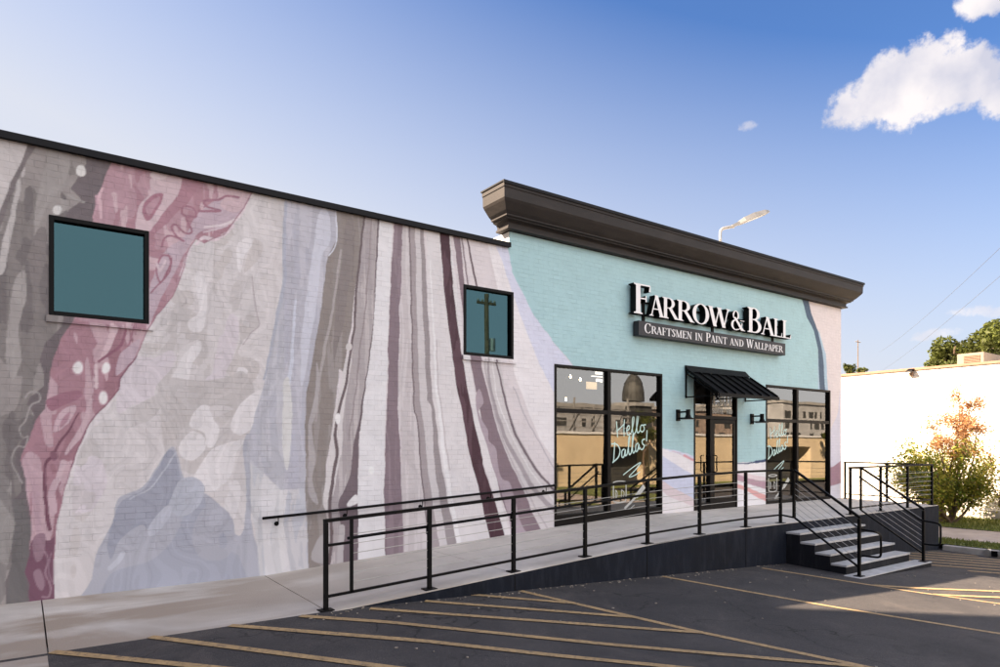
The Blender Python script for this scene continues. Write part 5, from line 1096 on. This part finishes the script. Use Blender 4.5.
leaves_obj('dried_foliage', leaves_on([t for t in dead_tips if t[0].z > 2.1], 6000, .045, .10, 3), M['dead'], bush)
# a pale twiggy one at the frame edge
b2 = P3(1012, 530, 25.6)[:2]; bush2 = empty('shrub', (*b2, .05), 'sparse half dry shrub at the right edge by the white wall', 'shrub')
mb = MB(); t2 = []; B2 = Vector((*b2, .05))
for k in range(9):
    q = B2 + Rv*r_.uniform(-1.1,1.1) + Fv*r_.uniform(-.5,.5) + Vector((0,0,r_.uniform(1.0,2.9))); pts = branch_tube(mb, B2, q, .03, .006, .12, 300+k)
    for t in range(9):
        i = r_.randint(2,5); o_ = pts[i]; e_ = o_ + Vector((r_.uniform(-.4,.4), r_.uniform(-.4,.4), r_.uniform(-.1,.4))); branch_tube(mb, o_, e_, .007, .0025, .04, 900+k*31+t); t2.append((o_, e_))
mb.build('stem', M['bark'], bush2); leaves_obj('foliage', leaves_on(t2, 1100, .05, .10, 6), M['leaf2'], bush2); leaves_obj('dried_foliage', leaves_on(t2, 500, .035, .08, 7), M['dead'], bush2)

def tree(u, v, X, rad, zc_, label, n, seed, group=None, size=.16):
    x, y, z = P3(u, v, X); e = empty('tree', (x, y, -.9), label, 'tree', group)
    mb = MB(); branch_tube(mb, (x,y,-.9), (x,y,z), .32, .12, .15, seed)
    g_ = random.Random(seed)
    for k in range(9):
        a = g_.uniform(0, 6.28); branch_tube(mb, (x,y,z-rad[2]*.7+g_.uniform(0,1)), (x+math.cos(a)*rad[0]*.75, y+math.sin(a)*rad[1]*.75, z+g_.uniform(-.3,.6)*rad[2]), .10, .02, .2, seed*7+k)
    mb.build('trunk', M['bark'], e); leaves_obj('crown', leaf_mass(n, (x,y,z), rad, size, seed, 30), M['leaftree'], e)
tree(962, 357, 46, (2.1,2.1,1.6), 0, 'rounded green tree rising behind the white wall beside the rooftop unit', 9000, 3, 'trees behind the white wall', .13)
tree(1003, 358, 48, (2.4,2.4,2.0), 0, 'taller green tree behind the white wall at the right edge', 9000, 4, 'trees behind the white wall', .13)
tree(849.5, 369, 110, (.9,.9,1.3), 0, 'tiny distant palm like treetop just right of the shop corner', 900, 5, 'far treetops', .22)
tree(862, 371.5, 120, (.9,.9,.7), 0, 'low distant treetop under the thin far utility pole', 700, 6, 'far treetops', .22)

# ------------------------------------------------------------------ across the lot (seen mirrored in the shop glass), and the block that shades the lot
ob = empty('cream_building', (40, -24, 0), 'long low cream block building with dark roller doors across the lot', 'building')
OX = [(16,31.0),(35.4,45.5),(56,62),(70,80)]
OY = -21.5
mb = MB()
for a, b in OX: mb.box(a, b, OY-8, OY, -.9, 3.35)
mb.box(31.0,35.4,OY-8,OY-.3,2.55,3.35); mb.box(45.5,56,OY-8,OY-.3,2.55,3.35); mb.box(62,70,OY-8,OY-.3,2.55,3.35)
mb.build('wall', M['cream'], ob)
for a, b in ((31.0,35.4),(45.5,56),(62,70)):
    mb = MB(); mb.box(a,b,OY-1.2,OY-1.1,-.3,2.55)
    for k in range(9): mb.box(a,b,OY-1.09,OY-1.07,-.1+k*.28,-.06+k*.28)
    mb.build('roller_door', M['darkdoor'], ob); MB().box(a,b,OY-.29,OY,2.55,3.35).build('lintel', M['cream'], ob)
MB().box(15.8,80.2,OY-8.1,OY+.08,3.352,3.5).build('coping', M['white'], ob)
grid_sheet('verge', [14,90], [-21.45,-19.4], lambda x, y: zlot(x,y)+.03, M['grass'])
def block(name, label, x0,x1,y0,y1,h,wallm,nx,nz,group=None, fx=True):
    e = empty(name, ((x0+x1)/2,(y0+y1)/2,-.9), label, 'building', group); wr = random.Random(int(x0))
    MB().box(x0,x1,y0,y1,-.9,h).build('wall', wallm, e); MB().box(x0-.2,x1+.2,y0-.2,y1+.2,h+.003,h+.4).build('roof', M['roof'], e)
    for i in range(nx):
        for j in range(nz):
            if wr.random() < .35: continue
            cx = x0 + (i+.5+wr.uniform(-.2,.2))*(x1-x0)/nx; cz = 1.6 + (j+.5)*(h-2.4)/nz; w = (x1-x0)/nx*wr.uniform(.12,.42); hh = (h-2.4)/nz*.30
            MB().box(cx-w,cx+w,y1+.003,y1+.05,cz-hh,cz+hh).build('window', M['darkdoor'], e)
    return e
block('warehouse', 'grey four storey warehouse behind the cream building', 36,52,-52,-40,6.5,M['plaster'],13,3)
block('office_building', 'tan brick office block behind the cream building', 58,84,-60,-44,7.0,M['brick'],17,3)
block('office_building', 'pale plaster office block furthest right across the lot', 92,124,-62,-46,9,M['plaster'],19,4)
e = block('tower', 'dark arched tower behind the cream building', 53.9,56.6,-43,-40,7.0,M['darkdoor'],1,1)
mb = MB(); pr = [(0,0)] 
mb.tube([(55.25,-41.5,7.6),(55.25,-41.5,8.6),(55.25,-41.5,9.6),(55.25,-41.5,10.3),(55.25,-41.5,10.6)], [1.25,1.2,.95,.5,.1], 20); mb.build('dome', M['darkdoor'], e)
for k, (x, y, lab) in enumerate(((33.5,-20.3,'young tree before the cream building opposite, nearest the utility poles'),(46.5,-20.4,'young tree before the second roller door of the cream building opposite'),(57.5,-20.2,'young tree before the last roller door of the cream building opposite'))):
    e = empty('tree', (x, y, -.2), lab, 'tree', 'young trees across the lot'); mb = MB(); branch_tube(mb, (x,y,-.3), (x+.1,y,3.0), .09, .04, .06, 60+k)
    for j in range(6): branch_tube(mb, (x+.05,y,2.0+.15*j), (x+math.cos(j)*1.0, y+math.sin(j*2)*.7, 3.3+.15*j), .035, .01, .08, 80+k*9+j)
    mb.build('trunk', M['bark'], e); leaves_obj('crown', leaf_mass(1500, (x,y,3.7), (1.2,1.0,1.2), .10, 50+k, 14), M['leaftree'], e)
pr_ = empty('pipe_rack', (38, -33, -.9), 'tall grey steel pipe rack behind the cream building opposite', 'steel frame')
for k in range(8):
    MB().box(30+k*2.2,30.14+k*2.2,-33.1,-32.96,-.9,6.1+(k*37%5)*.22).build('post', M['steel'], pr_)
for k in range(5):
    MB().box(30,45.6,-32.95,-32.83,3.6+k*.55,3.70+k*.55).build('rail', M['steel'], pr_)
for k in range(6):
    mb = MB(); mb.beam((30+k*2.6,-32.8,3.4),(31.8+k*2.6,-32.8,5.9),.08,.08); mb.build('brace', M['darkdoor'], pr_)
# tall brick neighbour on the left, outside the photo: it shades the near part of the lot
nbk = empty('brick_building', (-20, -6, -.9), 'tall tan brick building left of the shop across a side lane', 'building')
MB().box(-29,-11.2,-20,8.2,-.9,20).build('wall', M['brick'], nbk); MB().box(-29.1,-11.1,-20.1,8.25,20.003,20.3).build('roof', M['roof'], nbk)
for j in range(6):
    for i in range(7):
        yy = -17.5+i*3.8; zz = 1.6+j*3.1; MB().box(-11.197,-11.15,yy-.7,yy+.7,zz,zz+1.6).build('window', M['darkdoor'], nbk)

# lot litter: a few pale chips and leaves on the asphalt by the ramp
mb = MB(); g_ = random.Random(9)
for k in range(260):
    x = g_.uniform(2.5, 18); y = -D - abs(g_.gauss(0, 1))*(.10 if k % 3 else 2.5) - .02
    if 12.0 < x < 15.3 and y > -4.2: continue
    z = zlot(x, y)+.001; s = g_.uniform(.006, .022); a = g_.uniform(0, 6.28)
    pts = [(x+math.cos(a+i*1.57)*s*g_.uniform(.5,1.2), y+math.sin(a+i*1.57)*s*g_.uniform(.5,1.2)) for i in range(4)]
    mb.prism(pts, lambda p: (p[0],p[1],z), lambda p: (p[0],p[1],z+.008))
tag(mb.build('gravel_litter', mat('pale_chips', (.34,.29,.24), .9, 0, .3, 20)), 'scattered pale grit and leaf scraps on the asphalt along the ramp', 'litter', kind='stuff')
